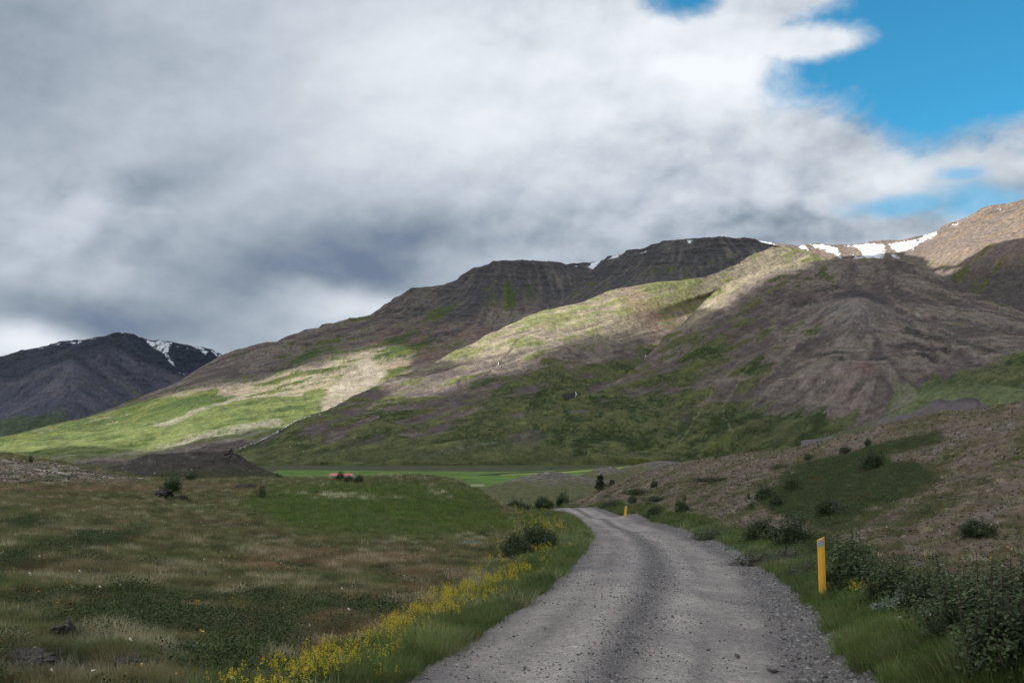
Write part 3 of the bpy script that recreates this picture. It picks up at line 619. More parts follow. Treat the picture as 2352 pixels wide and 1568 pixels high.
# ------------------------------------------------------------------ valley floor with hay fields
def valley():
    us = np.arange(-700, 3060, 5.0)
    ds = np.concatenate([np.geomspace(150, 700, 60), F * 31.7 / np.linspace(F * 31.7 / 715, F * 31.7 / 2600, 120)])
    U = np.repeat(us[:, None], len(ds), 1); D = np.repeat(ds[None, :], len(us), 0)
    x, y, _ = P(U, np.full_like(U, 1030.0), D)
    zr = np.interp(D, [150, 250, 400, 600, 5000], [-15, -20, -26, -30, -30])
    z = ZC + zr + (0.9 * fbm(x / 60, y / 60, 3, 90)) * (D < 900)
    U2, V2 = proj(x, y, z)
    nz = fbm(x / 55, y / 55, 4, 92); nf = fbm(x / 12, y / 12, 3, 93)
    c = lerp(np.array((.050, .060, .022)), np.array((.085, .078, .035)), ss(nz, -0.4, 0.5))
    c = lerp(c, np.array((.062, .075, .027)), ss(D, 1300, 1600))
    band = area(U2, V2, [(600, 1079), (660, 1072), (740, 1067), (900, 1067), (1010, 1071), (1200, 1075), (1480, 1068), (1480, 1063), (1560, 1060), (1560, 1068), (1400, 1077), (1200, 1084), (1000, 1081), (640, 1079)], 0.7)
    c = lerp(c, np.array((.062, .070, .042)), band)
    f = area(U2, V2, [(600, 1092), (640, 1079), (900, 1081), (1080, 1082), (1180, 1083), (1400, 1074), (1400, 1078), (1180, 1089), (1100, 1100), (600, 1105)], 0.6)
    c = lerp(c, lerp(np.array((.085, .165, .030)), np.array((.120, .195, .042)), ss(nz, -0.3, 0.3)), f)
    c = lerp(c, np.array((.022, .042, .012)), area(U2, V2, [(1080, 1092), (1150, 1086), (1260, 1082), (1400, 1074), (1450, 1069), (1480, 1070), (1300, 1087), (1180, 1091)], 0.8))
    f2 = area(U2, V2, [(1060, 1104), (1130, 1094), (1300, 1086), (1500, 1074), (1640, 1066), (1640, 1080), (1400, 1095), (1250, 1106), (1060, 1125)], 0.7)
    c = lerp(c, np.array((.100, .185, .036)), f2)
    f3 = area(U2, V2, [(1150, 1089), (1300, 1082), (1400, 1074), (1480, 1067), (1485, 1070), (1400, 1079), (1300, 1086), (1150, 1092)], 0.5)
    c = lerp(c, np.array((.23, .29, .07)), f3)
    c = lerp(c, np.array((.12, .17, .045)), area(U2, V2, [(1490, 1066), (1570, 1058), (1640, 1058), (1640, 1063), (1500, 1070)], 0.7))
    c = lerp(c, np.array((.30, .27, .20)), area(U2, V2, [(1070, 1113), (1110, 1111), (1112, 1115), (1070, 1117)], 0.8))
    c = c * (1 + 0.30 * nf + 0.18 * nz)[..., None]
    grid_obj('valley_floor', x, y, z, np.clip(c, 0.004, 0.9), M_HILL)
    LIT.append(np.stack([x, y, z, np.zeros_like(x)], -1).reshape(-1, 4)[::5])
valley()

# ------------------------------------------------------------------ near ground: thin-plate survey
ROADZ = np.array([(0, -1.6), (8, -1.87), (17.5, -2.32), (30, -3.05), (50, -4.25), (70, -5.25), (87, -6.0), (105, -6.75), (118, -7.45), (140, -9.5), (170, -13)])
def road_hit(u, v):
    x, y, t = ray(u, v)
    d = np.geomspace(4, 125, 900); f = np.interp(d, ROADZ[:, 0], ROADZ[:, 1]) / d - t
    i = np.argmax(f > 0) if (f > 0).any() else len(d) - 1
    return x * d[i], y * d[i], d[i]
RL = [(760, 1690), (930, 1568), (1040, 1490), (1120, 1450), (1200, 1402), (1270, 1343), (1325, 1285), (1350, 1250), (1353, 1232), (1340, 1208), (1320, 1190), (1302, 1180)]
RR = [(2080, 1690), (1990, 1568), (1935, 1500), (1880, 1425), (1830, 1372), (1765, 1318), (1705, 1276), (1640, 1244), (1565, 1216), (1500, 1200), (1430, 1186), (1380, 1179)]
rl = np.array([road_hit(*q)[:2] for q in RL]); rr = np.array([road_hit(*q)[:2] for q in RR])
rl = np.vstack([[rl[0, 0] - 0.1, 1.0], rl, [rl[-1, 0] - 3.5, 135], [rl[-1, 0] - 16, 175]])
rr = np.vstack([[rr[0, 0] + 0.15, 1.0], rr, [rl[-3, 0] + 2.6, 135], [rl[-3, 0] - 8, 175]])
_ys = np.geomspace(1.0, 175, 300)
XL = gsm(np.interp(np.log(_ys), np.log(rl[:, 1]), rl[:, 0]), 6); XR = gsm(np.interp(np.log(_ys), np.log(rr[:, 1]), rr[:, 0]), 6)
def road_c(x, y):
    ly = np.log(np.clip(y, 1.0, 175)); a = np.interp(ly, np.log(_ys), XL); b = np.interp(ly, np.log(_ys), XR)
    return (x - a) / (b - a), a, b
def off_road(x, y):
    c, a, b = road_c(x, y); return np.where(c < 0, a - x, np.where(c > 1, x - b, -np.minimum(x - a, b - x)))
G = []
def col_pts(u, lst):
    for v, d in lst: G.append((u, v, d))
col_pts(-250, [(1568, 8), (1450, 11), (1350, 17), (1250, 30), (1180, 48), (1125, 70), (1098, 90), (1055, 115), (1030, 140)])
col_pts(0, [(1568, 8), (1450, 11), (1350, 17), (1250, 30), (1180, 48), (1130, 70), (1104, 90), (1068, 115), (1042, 140)])
col_pts(150, [(1450, 11), (1300, 22), (1180, 50), (1107, 92), (1085, 115), (1065, 138)])
col_pts(300, [(1568, 8), (1450, 11), (1350, 17), (1250, 30), (1180, 50), (1130, 72), (1112, 95), (1098, 118), (1090, 132)])
col_pts(420, [(1300, 23), (1180, 52), (1125, 80), (1108, 105), (1102, 120)])
col_pts(600, [(1568, 8.5), (1450, 12), (1350, 18), (1260, 32), (1205, 48), (1155, 70), (1122, 92), (1100, 118)])
col_pts(750, [(1350, 18), (1220, 45), (1150, 74), (1099, 112)])
col_pts(900, [(1568, 8.6), (1450, 12.5), (1350, 19), (1280, 30), (1228, 43), (1185, 60), (1137, 80), (1102, 105)])
col_pts(1050, [(1480, 11), (1380, 17), (1300, 28), (1240, 44), (1200, 60), (1155, 74), (1106, 90)])
col_pts(1100, [(1300, 29), (1200, 62), (1128, 85)])
col_pts(1160, [(1400, 15.5), (1300, 29), (1240, 46), (1200, 64), (1172, 80)])
col_pts(1230, [(1340, 21), (1240, 46), (1192, 76), (1178, 95)])
crest_behind = [(-250, 1030, 140), (0, 1042, 140), (150, 1065, 138), (300, 1090, 132), (420, 1102, 120), (600, 1100, 118), (750, 1099, 112), (900, 1102, 105), (1050, 1106, 90), (1100, 1128, 85), (1160, 1172, 80), (1230, 1178, 95)]
col_pts(1360, [(1166, 115), (1142, 145)])
col_pts(1400, [(1168, 108), (1147, 125), (1122, 150)])
col_pts(1500, [(1180, 82), (1150, 97), (1110, 125), (1077, 155)])
col_pts(1600, [(1200, 62), (1180, 70), (1130, 95), (1085, 130), (1056, 160)])
col_pts(1750, [(1262, 31), (1225, 40), (1160, 60), (1100, 90), (1060, 125), (1040, 155)])
col_pts(1900, [(1375, 15), (1305, 21), (1240, 31), (1180, 45), (1120, 66), (1062, 98), (1014, 140)])
col_pts(2050, [(1455, 10.6), (1352, 15.5), (1280, 22), (1200, 35), (1120, 55), (1040, 85), (972, 130)])
col_pts(2200, [(1568, 7.4), (1450, 10), (1350, 14.5), (1260, 22), (1160, 36), (1060, 60), (990, 90), (944, 125)])
col_pts(2352, [(1568, 7.1), (1450, 9.6), (1335, 14.8), (1235, 22), (1130, 36), (1030, 58), (970, 85), (928, 118)])
col_pts(2600, [(1568, 7.0), (1450, 9.5), (1320, 14.8), (1200, 22), (1090, 36), (990, 58), (920, 85), (880, 118)])
crest_behind += [(1360, 1142, 145), (1400, 1122, 150), (1500, 1082, 155), (1600, 1056, 160), (1750, 1040, 155), (1900, 1014, 140), (2050, 972, 130), (2200, 944, 125), (2352, 928, 118), (2600, 880, 118)]
pts = []
for u, v, d in G:
    x, y, t = ray(u, v); pts.append((math.atan2(x, y), math.log(d), t))
for u, v, d in crest_behind:
    x, y, t = ray(u, v); zc_ = t * d
    for k, dz in ((1.18, 2.2), (1.5, 9), (2.0, 18)):
        pts.append((math.atan2(x, y), math.log(d * k), (max(zc_ - dz, -24)) / (d * k)))
for i in range(0, 300, 12):
    yy = _ys[i]
    if yy < 5: continue
    for xx in (XL[i], XR[i]):
        d = math.hypot(xx, yy); pts.append((math.atan2(xx, yy), math.log(d), np.interp(d, ROADZ[:, 0], ROADZ[:, 1]) / d))
for u in (-250, 400, 1000, 1600, 2200, 2600):
    x, y, t = ray(u, 1600)
    for d, z_ in ((2.0, -1.62), (4.0, -1.72)):
        pts.append((math.atan2(x, y), math.log(d), z_ / d))
pts = np.array(pts); SA = 2.2
def kern(r2): return np.where(r2 > 1e-12, 0.5 * r2 * np.log(r2 + 1e-20), 0)
qa = pts[:, 0] * SA; ql = pts[:, 1]; n_ = len(pts)
Kp = kern((qa[:, None] - qa) ** 2 + (ql[:, None] - ql) ** 2) + 2e-4 * np.eye(n_)
Pm = np.stack([np.ones(n_), qa, ql], 1)
sol = np.linalg.solve(np.block([[Kp, Pm], [Pm.T, np.zeros((3, 3))]]), np.concatenate([pts[:, 2] * np.exp(0 * ql), np.zeros(3)]))
WK, WP = sol[:n_], sol[n_:]
def ground_base(x, y):
    x = np.asarray(x, float); y = np.asarray(y, float); sh = x.shape; x = x.ravel(); y = y.ravel()
    d = np.clip(np.hypot(x, y), 1.5, 260); az = np.clip(np.arctan2(x, y), -0.62, 0.62)
    a = az * SA; l = np.log(d); out = np.empty_like(a)
    for s in range(0, len(a), 40000):
        e = slice(s, s + 40000)
        out[e] = kern((a[e, None] - qa) ** 2 + (l[e, None] - ql) ** 2) @ WK + WP[0] + WP[1] * a[e] + WP[2] * l[e]
    return (ZC + out * d).reshape(sh)
def relief(x, y):
    o = off_road(x, y); m = ss(o, 0.3, 2.5)
    d = np.hypot(x, y)
    tus = 0.22 * fbm(x / 1.1, y / 1.1, 3, 101) * (0.4 + 0.6 * ss(fbm(x / 9, y / 9, 2, 105), -0.2, 0.3))
    return m * (tus + 0.24 * fbm(x / 4.0, y / 4.0, 3, 102) + 0.35 * ss(d, 25, 80) * fbm(x / 14, y / 14, 3, 103)) - 0.0 + 0.02 * fbm(x / 0.4, y / 0.4, 2, 104)
def ground(x, y): return ground_base(x, y) + relief(x, y)
def hit(u, v, dmin=5.0, dmax=220):
    x, y, t = ray(u, v); d = np.geomspace(dmin, dmax, 700)
    g = (ground(x * d, y * d) - ZC) / d - t
    i = np.argmax(g > 0) if (g > 0).any() else int(np.argmax(g))
    return float(x * d[i]), float(y * d[i]), float(ground(np.array([x * d[i]]), np.array([y * d[i]]))[0]), float(d[i])
def p4(*q): return [((1600 + a / 2.613) / 1.063, (900 + b / 2.613) / 1.063) for a, b in q]
MAT_R = p4((680, 860), (880, 640), (1150, 560), (1350, 520), (1800, 420), (1830, 440), (1470, 560), (1500, 620), (1700, 620), (1770, 720), (1640, 800), (1300, 900), (1200, 970), (1000, 990), (760, 910))
HOLLOW = [(540, 1160), (640, 1112), (900, 1106), (1075, 1114), (1190, 1205), (1180, 1228), (900, 1242), (680, 1228)]
def zones(x, y, z):
    """what grows where: masks 0..1"""
    u, v = proj(x, y, z); c, a, b = road_c(x, y); off = off_road(x, y)
    n1 = fbm(x / 6, y / 6, 4, 111); n2 = fbm(x / 1.6, y / 1.6, 3, 112)
    uu = u + 25 * n1; vv = v + 10 * n1 + 4 * n2
    left = c < 0.5
    Z = {}
    Z['off'] = off; Z['left'] = left; Z['n1'] = n1; Z['n2'] = n2; Z['u'] = u; Z['v'] = v
    Z['hollow'] = area(uu + 12 * n2, vv + 10 * n2, HOLLOW, 32) * left
    Z['pale'] = area(uu, v + 3 * n2, [(-300, 1040), (0, 1050), (100, 1058), (260, 1084), (372, 1100), (330, 1110), (180, 1112), (-300, 1110)], 7) * left
    m = np.zeros_like(u)
    for q in ((130, 1262, 230, 26, -10), (60, 1200, 95, 14, 0), (700, 1395, 230, 24, 4), (330, 1440, 330, 34, 3), (100, 1380, 140, 22, 0), (560, 1490, 110, 34, 0), (330, 1390, 160, 20, 0), (420, 1540, 120, 25, 0), (880, 1415, 80, 16, 8)):
        m = np.maximum(m, ell(uu, vv, *q))
    Z['matL'] = ss(m + 0.40 * n2 + 0.30 * n1 + 0.06 * ss(v, 1250, 1400), 0.42, 0.60) * left
    Z['dead'] = ss(np.maximum(np.maximum(ell(uu, vv, 130, 1530, 210, 40), ell(uu, vv, 440, 1520, 150, 20, 10)), ell(uu, vv, 640, 1440, 60, 15)) + 0.4 * n2, 0.42, 0.66) * left
    Z['straw'] = ss(np.maximum(ell(uu, vv, 790, 1142, 230, 16, 2), 0.8 * ell(uu, vv, 1000, 1125, 120, 30, 30)) + 0.9 * n2 + 0.4 * n1, 0.75, 1.15) * left
    Z['brown'] = ss(np.maximum(np.maximum(ell(uu, vv, 700, 1290, 330, 32), ell(uu, vv, 800, 1460, 180, 80, -25)), np.maximum(ell(uu, vv, 950, 1350, 160, 50, -20), ell(uu, vv, 250, 1120, 500, 14))) + 0.45 * n1, 0.3, 0.75) * left
    Z['verge'] = (off > 0) * (1 - ss(off + 0.5 * n2, np.where(left, 0.15, 0.4) + np.where(left, 0.045, 0.012) * y, np.where(left, 0.55, 0.9) + np.where(left, 0.06, 0.02) * y))
    Z['matR'] = area(u + 22 * n1 + 10 * n2, v + 11 * n1 + 7 * n2, MAT_R, 9) * ~left
    s1 = fbm((x * 0.55 + y * 0.83) / 22, (x * 0.83 - y * 0.55) / 3.5, 4, 115)
    Z['moss'] = ss(s1 + 0.5 * n2, 0.0, 0.42) * ~left
    Z['lichen'] = ss(-s1 + 0.6 * n2, 0.18, 0.5) * ~left
    Z['shrubzone'] = ss(-sdist(u, v, [(1560, 1200), (1700, 1262), (1870, 1340), (2060, 1480), (2250, 1600), (2500, 1600), (2500, 1400), (2250, 1370), (2050, 1310), (1900, 1240), (1700, 1225)]), 12, -12) * ~left
    return Z
def ground_col(Z, y):
    n1, n2 = Z['n1'], Z['n2']
    cL = lerp(np.array((.052, .055, .024)), np.array((.090, .073, .042)), ss(n1 + 0.5 * n2, -0.4, 0.5))
    cL = lerp(cL, np.array((.105, .075, .045)), 0.7 * Z['brown'])
    cL = lerp(cL, np.array((.045, .075, .014)), 0.85 * Z['hollow'])
    cL = lerp(cL, np.array((.023, .034, .012)), 0.85 * Z['matL'])
    cL = lerp(cL, np.array((.13, .12, .10)), 0.7 * Z['dead'] * ss(n2, -0.5, 0.3))
    cL = lerp(cL, np.array((.20, .185, .13)), 0.8 * Z['straw'])
    pal = lerp(np.array((.10, .078, .062)), np.array((.36, .325, .28)), ss(n2 + 0.3 * n1, -0.25, 0.45))
    cL = lerp(cL, pal, Z['pale'])
    cR = lerp(np.array((.080, .058, .046)), np.array((.145, .108, .085)), ss(n2 + 0.6 * n1, -0.5, 0.5))
    cR = lerp(cR, np.array((.15, .145, .125)), 0.6 * Z['lichen'] * ss(n2, -0.3, 0.2))
    cR = lerp(cR, np.array((.070, .070, .030)), 0.8 * Z['moss'])
    cR = lerp(cR, np.array((.030, .038, .013)), Z['matR'])
    cR = lerp(cR, np.array((.045, .048, .022)), 0.8 * Z['shrubzone'])
    c = np.where(Z['left'][..., None], cL, cR)
    c = lerp(c, np.array((.045, .065, .020)), 0.85 * Z['verge'])
    return np.clip(c, .004, .9)

def near_ground():
    az = np.concatenate([np.radians(np.linspace(-100, -30.5, 24)), np.radians(np.linspace(-30, 30, 620)), np.radians(np.linspace(30.5, 100, 24))])
    ds = np.geomspace(1.2, 235, 330)
    A = np.repeat(az[:, None], len(ds), 1); D = np.repeat(ds[None], len(az), 0)
    x, y = np.sin(A) * D, np.cos(A) * D
    zb = ground(x, y); o = off_road(x, y)
    Z = zones(x, y, zb); col = ground_col(Z, y)
    z = zb - (0.12 + 0.0022 * D) * ss(-o, -0.05, 0.25) * (y > 0)
    z = z - 12 * ss(D, 190, 235)
    grid_obj('ground', x, y, z, col, M_GROUND)
    LIT.append(np.stack([x, y, z, np.zeros_like(x)], -1).reshape(-1, 4)[::9])
near_ground()
print('ground', time.time() - T0)

# ------------------------------------------------------------------ gravel road
def build_road():
    ys = np.geomspace(1.5, 165, 560); cs = np.linspace(-0.05, 1.06, 150)
    a = np.interp(np.log(ys), np.log(_ys), XL); b = np.interp(np.log(ys), np.log(_ys), XR)
    Yg = np.repeat(ys[:, None], len(cs), 1); C = np.repeat(cs[None], len(ys), 0)
    wob = 0.03 * fbm(np.stack([ys] * 2, 0) / 0.9, np.array([[0.0], [7.0]]), 3, 121)
    x = a[:, None] + (b - a)[:, None] * C
    x = x + (C < 0) * wob[0][:, None] * 3 + (C > 1) * wob[1][:, None] * 3
    cw = C + 0.02 * fbm(x / 1.5, Yg / 4, 3, 122)
    mid = np.clip(np.exp(-((cw - 0.43) / 0.062) ** 2) + 0.45 * np.exp(-((cw - 0.63) / 0.02) ** 2) * ss(fbm(x / 2, Yg / 7, 2, 131), 0, .4) + 0.5 * np.exp(-((cw - 0.20) / 0.03) ** 2) * ss(fbm(x / 2, Yg / 6, 2, 132), 0, .4), 0, 1); mid2 = np.exp(-((cw - 0.47) / 0.16) ** 2)
    shR = ss(cw, 0.76, 0.88); shL = 1 - ss(cw, 0.03, 0.14)
    z = ground_base(x, Yg) + 0.045 + 0.03 * mid2 + 0.015 * shR - 0.10 * ss(C, 1.0, 1.06) - 0.10 * (1 - ss(C, -0.05, 0.0))
    z = z + (0.003 + 0.013 * mid + 0.009 * shR + 0.006 * shL) * fbm(x / 0.16, Yg / 0.16, 3, 123) + 0.012 * fbm(x / 1.3, Yg / 1.3, 3, 124)
    n = fbm(x / 0.7, Yg / 1.4, 4, 125); n2 = fbm(x / 0.12, Yg / 0.12, 3, 126); n3 = fbm(x / 3, Yg / 9, 3, 127)
    c = lerp(np.array((.165, .153, .153)), np.array((.255, .232, .220)), ss(n + n3, -0.6, 0.6))
    c = c * (1 + 0.20 * np.exp(-((cw - 0.32) / 0.05) ** 2) + 0.22 * np.exp(-((cw - 0.56) / 0.05) ** 2) - 0.12 * np.exp(-((cw - 0.18) / 0.04) ** 2))[..., None]
    loose = np.clip(0.95 * mid * ss(n, -0.7, 0.1) + 0.8 * shR + 0.5 * shL, 0, 1)
    c = lerp(c, np.array((.070, .066, .070)), loose * (0.75 + 0.25 * ss(n2, -0.2, 0.3)))
    c = c * (1 + 0.28 * n2)[..., None]
    c = lerp(c, np.array((.06, .07, .03)), 0.5 * ss(C, 1.03, 1.1) + 0.4 * (1 - ss(C, -0.05, 0.0)))
    m = bpy.data.materials.new('loose_gravel'); m.use_nodes = True; bb = NB(m.node_tree)
    at = bb.n('ShaderNodeAttribute', attribute_name='Col').outputs['Color']
    pos = bb.n('ShaderNodeNewGeometry').outputs['Position']
    vo = bb.n('ShaderNodeTexVoronoi', {'Vector': pos, 'Scale': 75.0})
    vo2 = bb.n('ShaderNodeTexVoronoi', {'Vector': pos, 'Scale': 33.0})
    f = bb.mr(bb.n('ShaderNodeSeparateColor', {0: vo.outputs['Color']}).outputs[0], 0, 1, 0.62, 1.38, 'LINEAR')
    f2 = bb.mr(bb.n('ShaderNodeSeparateColor', {0: vo2.outputs['Color']}).outputs[1], 0, 1, 0.85, 1.15, 'LINEAR')
    nn = bb.mr(bb.noise(pos, 1.1, 6, 0.7), 0.3, 0.7, 0.85, 1.15, 'LINEAR')
    cc = bb.vm('SCALE', at); bb.t.links.new(bb.m('MULTIPLY', bb.m('MULTIPLY', f, f2), nn), cc.node.inputs['Scale'])
    h = bb.m('ADD', bb.m('MULTIPLY', vo.outputs['Distance'], -1.0), bb.m('MULTIPLY', vo2.outputs['Distance'], -0.8))
    bp = bb.n('ShaderNodeBump', {'Height': h, 'Strength': 0.7, 'Distance': 0.012})
    pr = bb.n('ShaderNodeBsdfPrincipled', {'Base Color': cc, 'Roughness': 0.9, 'Specular IOR Level': 0.25, 'Normal': bp.outputs[0]})
    bb.n('ShaderNodeOutputMaterial', {'Surface': pr.outputs[0]})
    o = grid_obj('road', x.T[::-1], Yg.T[::-1], z.T[::-1], c.transpose(1, 0, 2)[::-1], m)
    return o
build_road()
print('road', time.time() - T0)
# ------------------------------------------------------------------ plant and stone shapes
R = np.random.default_rng(11)
def blades(n, h0, h1, rad, wd, lean, seed, curve=0.5):
    r = np.random.default_rng(seed); V, Fc = [], []
    for i in range(n):
        a = r.uniform(0, 6.283); rr = rad * math.sqrt(r.uniform()); bx, by = rr * math.cos(a), rr * math.sin(a)
        h = r.uniform(h0, h1); d = a + r.normal(0, 0.7); ln = lean * r.uniform(0.2, 1.0) * h
        px, py = -math.sin(d) * wd / 2, math.cos(d) * wd / 2
        k = len(V)
        for t, ww in ((0, 1.0), (0.5, 0.75), (1.0, 0.12)):
            ox = math.cos(d) * ln * t ** (1 + curve); oy = math.sin(d) * ln * t ** (1 + curve); z = h * (t - 0.18 * lean * t * t)
            V += [(bx + ox - px * ww, by + oy - py * ww, z - 0.01), (bx + ox + px * ww, by + oy + py * ww, z - 0.01)]
        Fc += [(k, k + 1, k + 3, k + 2), (k + 2, k + 3, k + 5, k + 4)]
    return np.array(V), np.array(Fc)
def leaf_quads(P_, N_, size, r, asp=0.55):
    """small folded leaves at points P_, roughly facing N_"""
    n = len(P_); N_ = N_ / (np.linalg.norm(N_, axis=1, keepdims=True) + 1e-9)
    t = r.normal(size=(n, 3)); t -= (t * N_).sum(1, keepdims=True) * N_; t /= np.linalg.norm(t, axis=1, keepdims=True) + 1e-9
    b = np.cross(N_, t); s = size * r.uniform(0.6, 1.3, (n, 1))
    v0 = P_; v1 = P_ + (t * 0.5 + b * asp * 0.5) * s + N_ * s * 0.08; v2 = P_ + t * s; v3 = P_ + (t * 0.5 - b * asp * 0.5) * s + N_ * s * 0.08
    V = np.stack([v0, v1, v2, v3], 1).reshape(-1, 3); Fc = np.arange(4 * n).reshape(n, 4)
    return V, Fc
def dome_leaves(n, rad, h, size, seed):
    r = np.random.default_rng(seed); a = r.uniform(0, 6.283, n); q = np.sqrt(r.uniform(0, 1, n)) * rad
    z = h * np.sqrt(np.clip(1 - (q / rad) ** 2, 0, 1)) * r.uniform(0.35, 1.05, n)
    Pp = np.stack([q * np.cos(a), q * np.sin(a), z], 1); N = np.stack([np.cos(a) * q / rad, np.sin(a) * q / rad, np.full(n, 0.9)], 1) + r.normal(0, 0.45, (n, 3))
    return leaf_quads(Pp, N, size, r)
def ico(sub):
    import bmesh
    bm = bmesh.new(); bmesh.ops.create_icosphere(bm, subdivisions=sub, radius=1.0)
    v = np.array([q.co[:] for q in bm.verts]); f = np.array([[w_.index for w_ in q.verts] for q in bm.faces]); bm.free(); return v, f
ICO1, ICO2, ICO3, ICO5 = ico(1), ico(2), ico(3), ico(5)
def rock_mesh(name, seed, mat, sub=2, flat=0.65, rough=0.28):
    v, f = {1: ICO1, 2: ICO2, 3: ICO3, 5: ICO5}[sub]; r = np.random.default_rng(seed); v = v.copy()
    for _ in range(7):         # shear planes: gives flat broken faces
        nrm = r.normal(size=3); nrm /= np.linalg.norm(nrm); c = r.uniform(0.55, 0.9)
        d = v @ nrm - c; v = v - np.where(d > 0, d, 0)[:, None] * nrm
    v = v * (1 + rough * 0.4 * perlin(v[:, 0] * 2.2 + seed, v[:, 1] * 2.2 + v[:, 2] * 1.7, seed))[:, None]
    if sub == 5:               # craggy weathered surface
        q = v * 2.6 + seed; cr_ = perlin(q[:, 0], q[:, 1] + q[:, 2] * .7, seed) + .5 * perlin(q[:, 0] * 2.3, q[:, 2] * 2.3 + q[:, 1], seed + 3) + .28 * perlin(q[:, 1] * 5, q[:, 2] * 5 + q[:, 0], seed + 5) + .16 * perlin(q[:, 0] * 11, q[:, 2] * 11 + q[:, 1], seed + 6)
        v = v * (1 + 0.24 * cr_ - 0.16 * np.abs(perlin(q[:, 0] * 1.4, q[:, 2] * 1.4, seed + 9)))[:, None]
    v = v * np.array([1, r.uniform(0.7, 0.95), flat])
    return mesh_np(name, v, f, [mat], smooth=False)
def scatter(name, variants, x, y, z, scl, tint, label, tilt=0.15, zs=None, idx=None):
    """one uncountable ground cover: a point set whose points carry the small shapes"""
    n = len(x); r = np.random.default_rng(len(name) * 7 + n)
    c = bpy.data.collections.new(name + '_shapes')
    for i, me in enumerate(variants):
        c.objects.link(bpy.data.objects.new('%s_shape_%02d' % (name, i), me))
    me = bpy.data.meshes.new(name); me.vertices.add(n)
    me.vertices.foreach_set('co', np.stack([x, y, z], 1).astype(np.float32).ravel())
    def at(nm, ty, arr, key='value'):
        a = me.attributes.new(nm, ty, 'POINT'); a.data.foreach_set(key, np.ascontiguousarray(arr).ravel())
    rot = np.stack([r.normal(0, tilt, n), r.normal(0, tilt, n), r.uniform(0, 6.283, n)], 1).astype(np.float32)
    at('rot', 'FLOAT_VECTOR', rot, 'vector')
    s3 = np.repeat(np.asarray(scl, np.float32)[:, None], 3, 1)
    if zs is not None: s3[:, 2] *= zs
    at('scl', 'FLOAT_VECTOR', s3, 'vector')
    at('idx', 'INT', (r.integers(0, len(variants), n) if idx is None else idx).astype(np.int32))
    t4 = np.ones((n, 4), np.float32); t4[:, :3] = np.clip(tint, 0.002, 0.95); at('tint', 'FLOAT_COLOR', t4, 'color')
    o = bpy.data.objects.new(name, me); link(o); tag(o, label=label, kind='stuff')
    ng = bpy.data.node_groups.new(name, 'GeometryNodeTree')
    ng.interface.new_socket('Geometry', in_out='INPUT', socket_type='NodeSocketGeometry'); ng.interface.new_socket('Geometry', in_out='OUTPUT', socket_type='NodeSocketGeometry')
    gi = ng.nodes.new('NodeGroupInput'); go = ng.nodes.new('NodeGroupOutput'); ip = ng.nodes.new('GeometryNodeInstanceOnPoints')
    ci = ng.nodes.new('GeometryNodeCollectionInfo'); ci.inputs['Collection'].default_value = c; ci.inputs['Separate Children'].default_value = True; ci.inputs['Reset Children'].default_value = True
    ip.inputs['Pick Instance'].default_value = True
    L_ = ng.links.new
    L_(gi.outputs[0], ip.inputs['Points']); L_(ci.outputs[0], ip.inputs['Instance'])
    for nm, ty, sk in (('rot', 'FLOAT_VECTOR', 'Rotation'), ('scl', 'FLOAT_VECTOR', 'Scale'), ('idx', 'INT', 'Instance Index')):
        na = ng.nodes.new('GeometryNodeInputNamedAttribute'); na.data_type = ty; na.inputs[0].default_value = nm
        L_(na.outputs[0], ip.inputs[sk])
    L_(ip.outputs[0], go.inputs[0])
    md = o.modifiers.new('scatter', 'NODES'); md.node_group = ng
    return o
def spread(n, d0, d1, k=0.5, amax=32.5, amin=None):
    u = R.uniform(size=n); d = (d0 ** k + u * (d1 ** k - d0 ** k)) ** (1 / k)
    az = np.radians(R.uniform(-amax if amin is None else amin, amax, n)); return np.sin(az) * d, np.cos(az) * d, d
M_GRASS = leaf_mat('grass_blades', True, var=0.3, trans=0.35)
M_LEAF = leaf_mat('dwarf_shrub_leaves', True, var=0.35, trans=0.2)
def petal(name, col):
    m = bpy.data.materials.new(name); m.use_nodes = True; b = NB(m.node_tree)
    pr = b.n('ShaderNodeBsdfPrincipled', {'Base Color': (*col, 1), 'Roughness': 0.6}); tr = b.n('ShaderNodeBsdfTranslucent', {'Color': (*col, 1)})
    mx = b.n('ShaderNodeMixShader', {0: 0.3, 1: pr.outputs[0], 2: tr.outputs[0]}); b.n('ShaderNodeOutputMaterial', {'Surface': mx.outputs[0]}); return m
M_YEL = petal('yellow_petals', (0.62, 0.50, 0.03)); M_ORA = petal('orange_petals', (0.80, 0.38, 0.02)); M_WHI = petal('white_petals', (0.8, 0.8, 0.76))
def bm_(name, vf, mat): return mesh_np(name, vf[0], vf[1], [mat])
short = [bm_('grass_short_%d' % i, blades(42, .06, .20, .15, .0065, .75, 20 + i), M_GRASS) for i in range(4)]
tall = [bm_('grass_tall_%d' % i, blades(46, .16, .42, .14, .008, .6, 30 + i), M_GRASS) for i in range(4)]
broad = [bm_('leaf_broad_%d' % i, blades(16, .12, .30, .10, .045, .9, 40 + i), M_GRASS) for i in range(3)]
mats_ = [bm_('leaf_mat_%d' % i, dome_leaves(330, .26, .12, .019, 50 + i), M_LEAF) for i in range(4)]
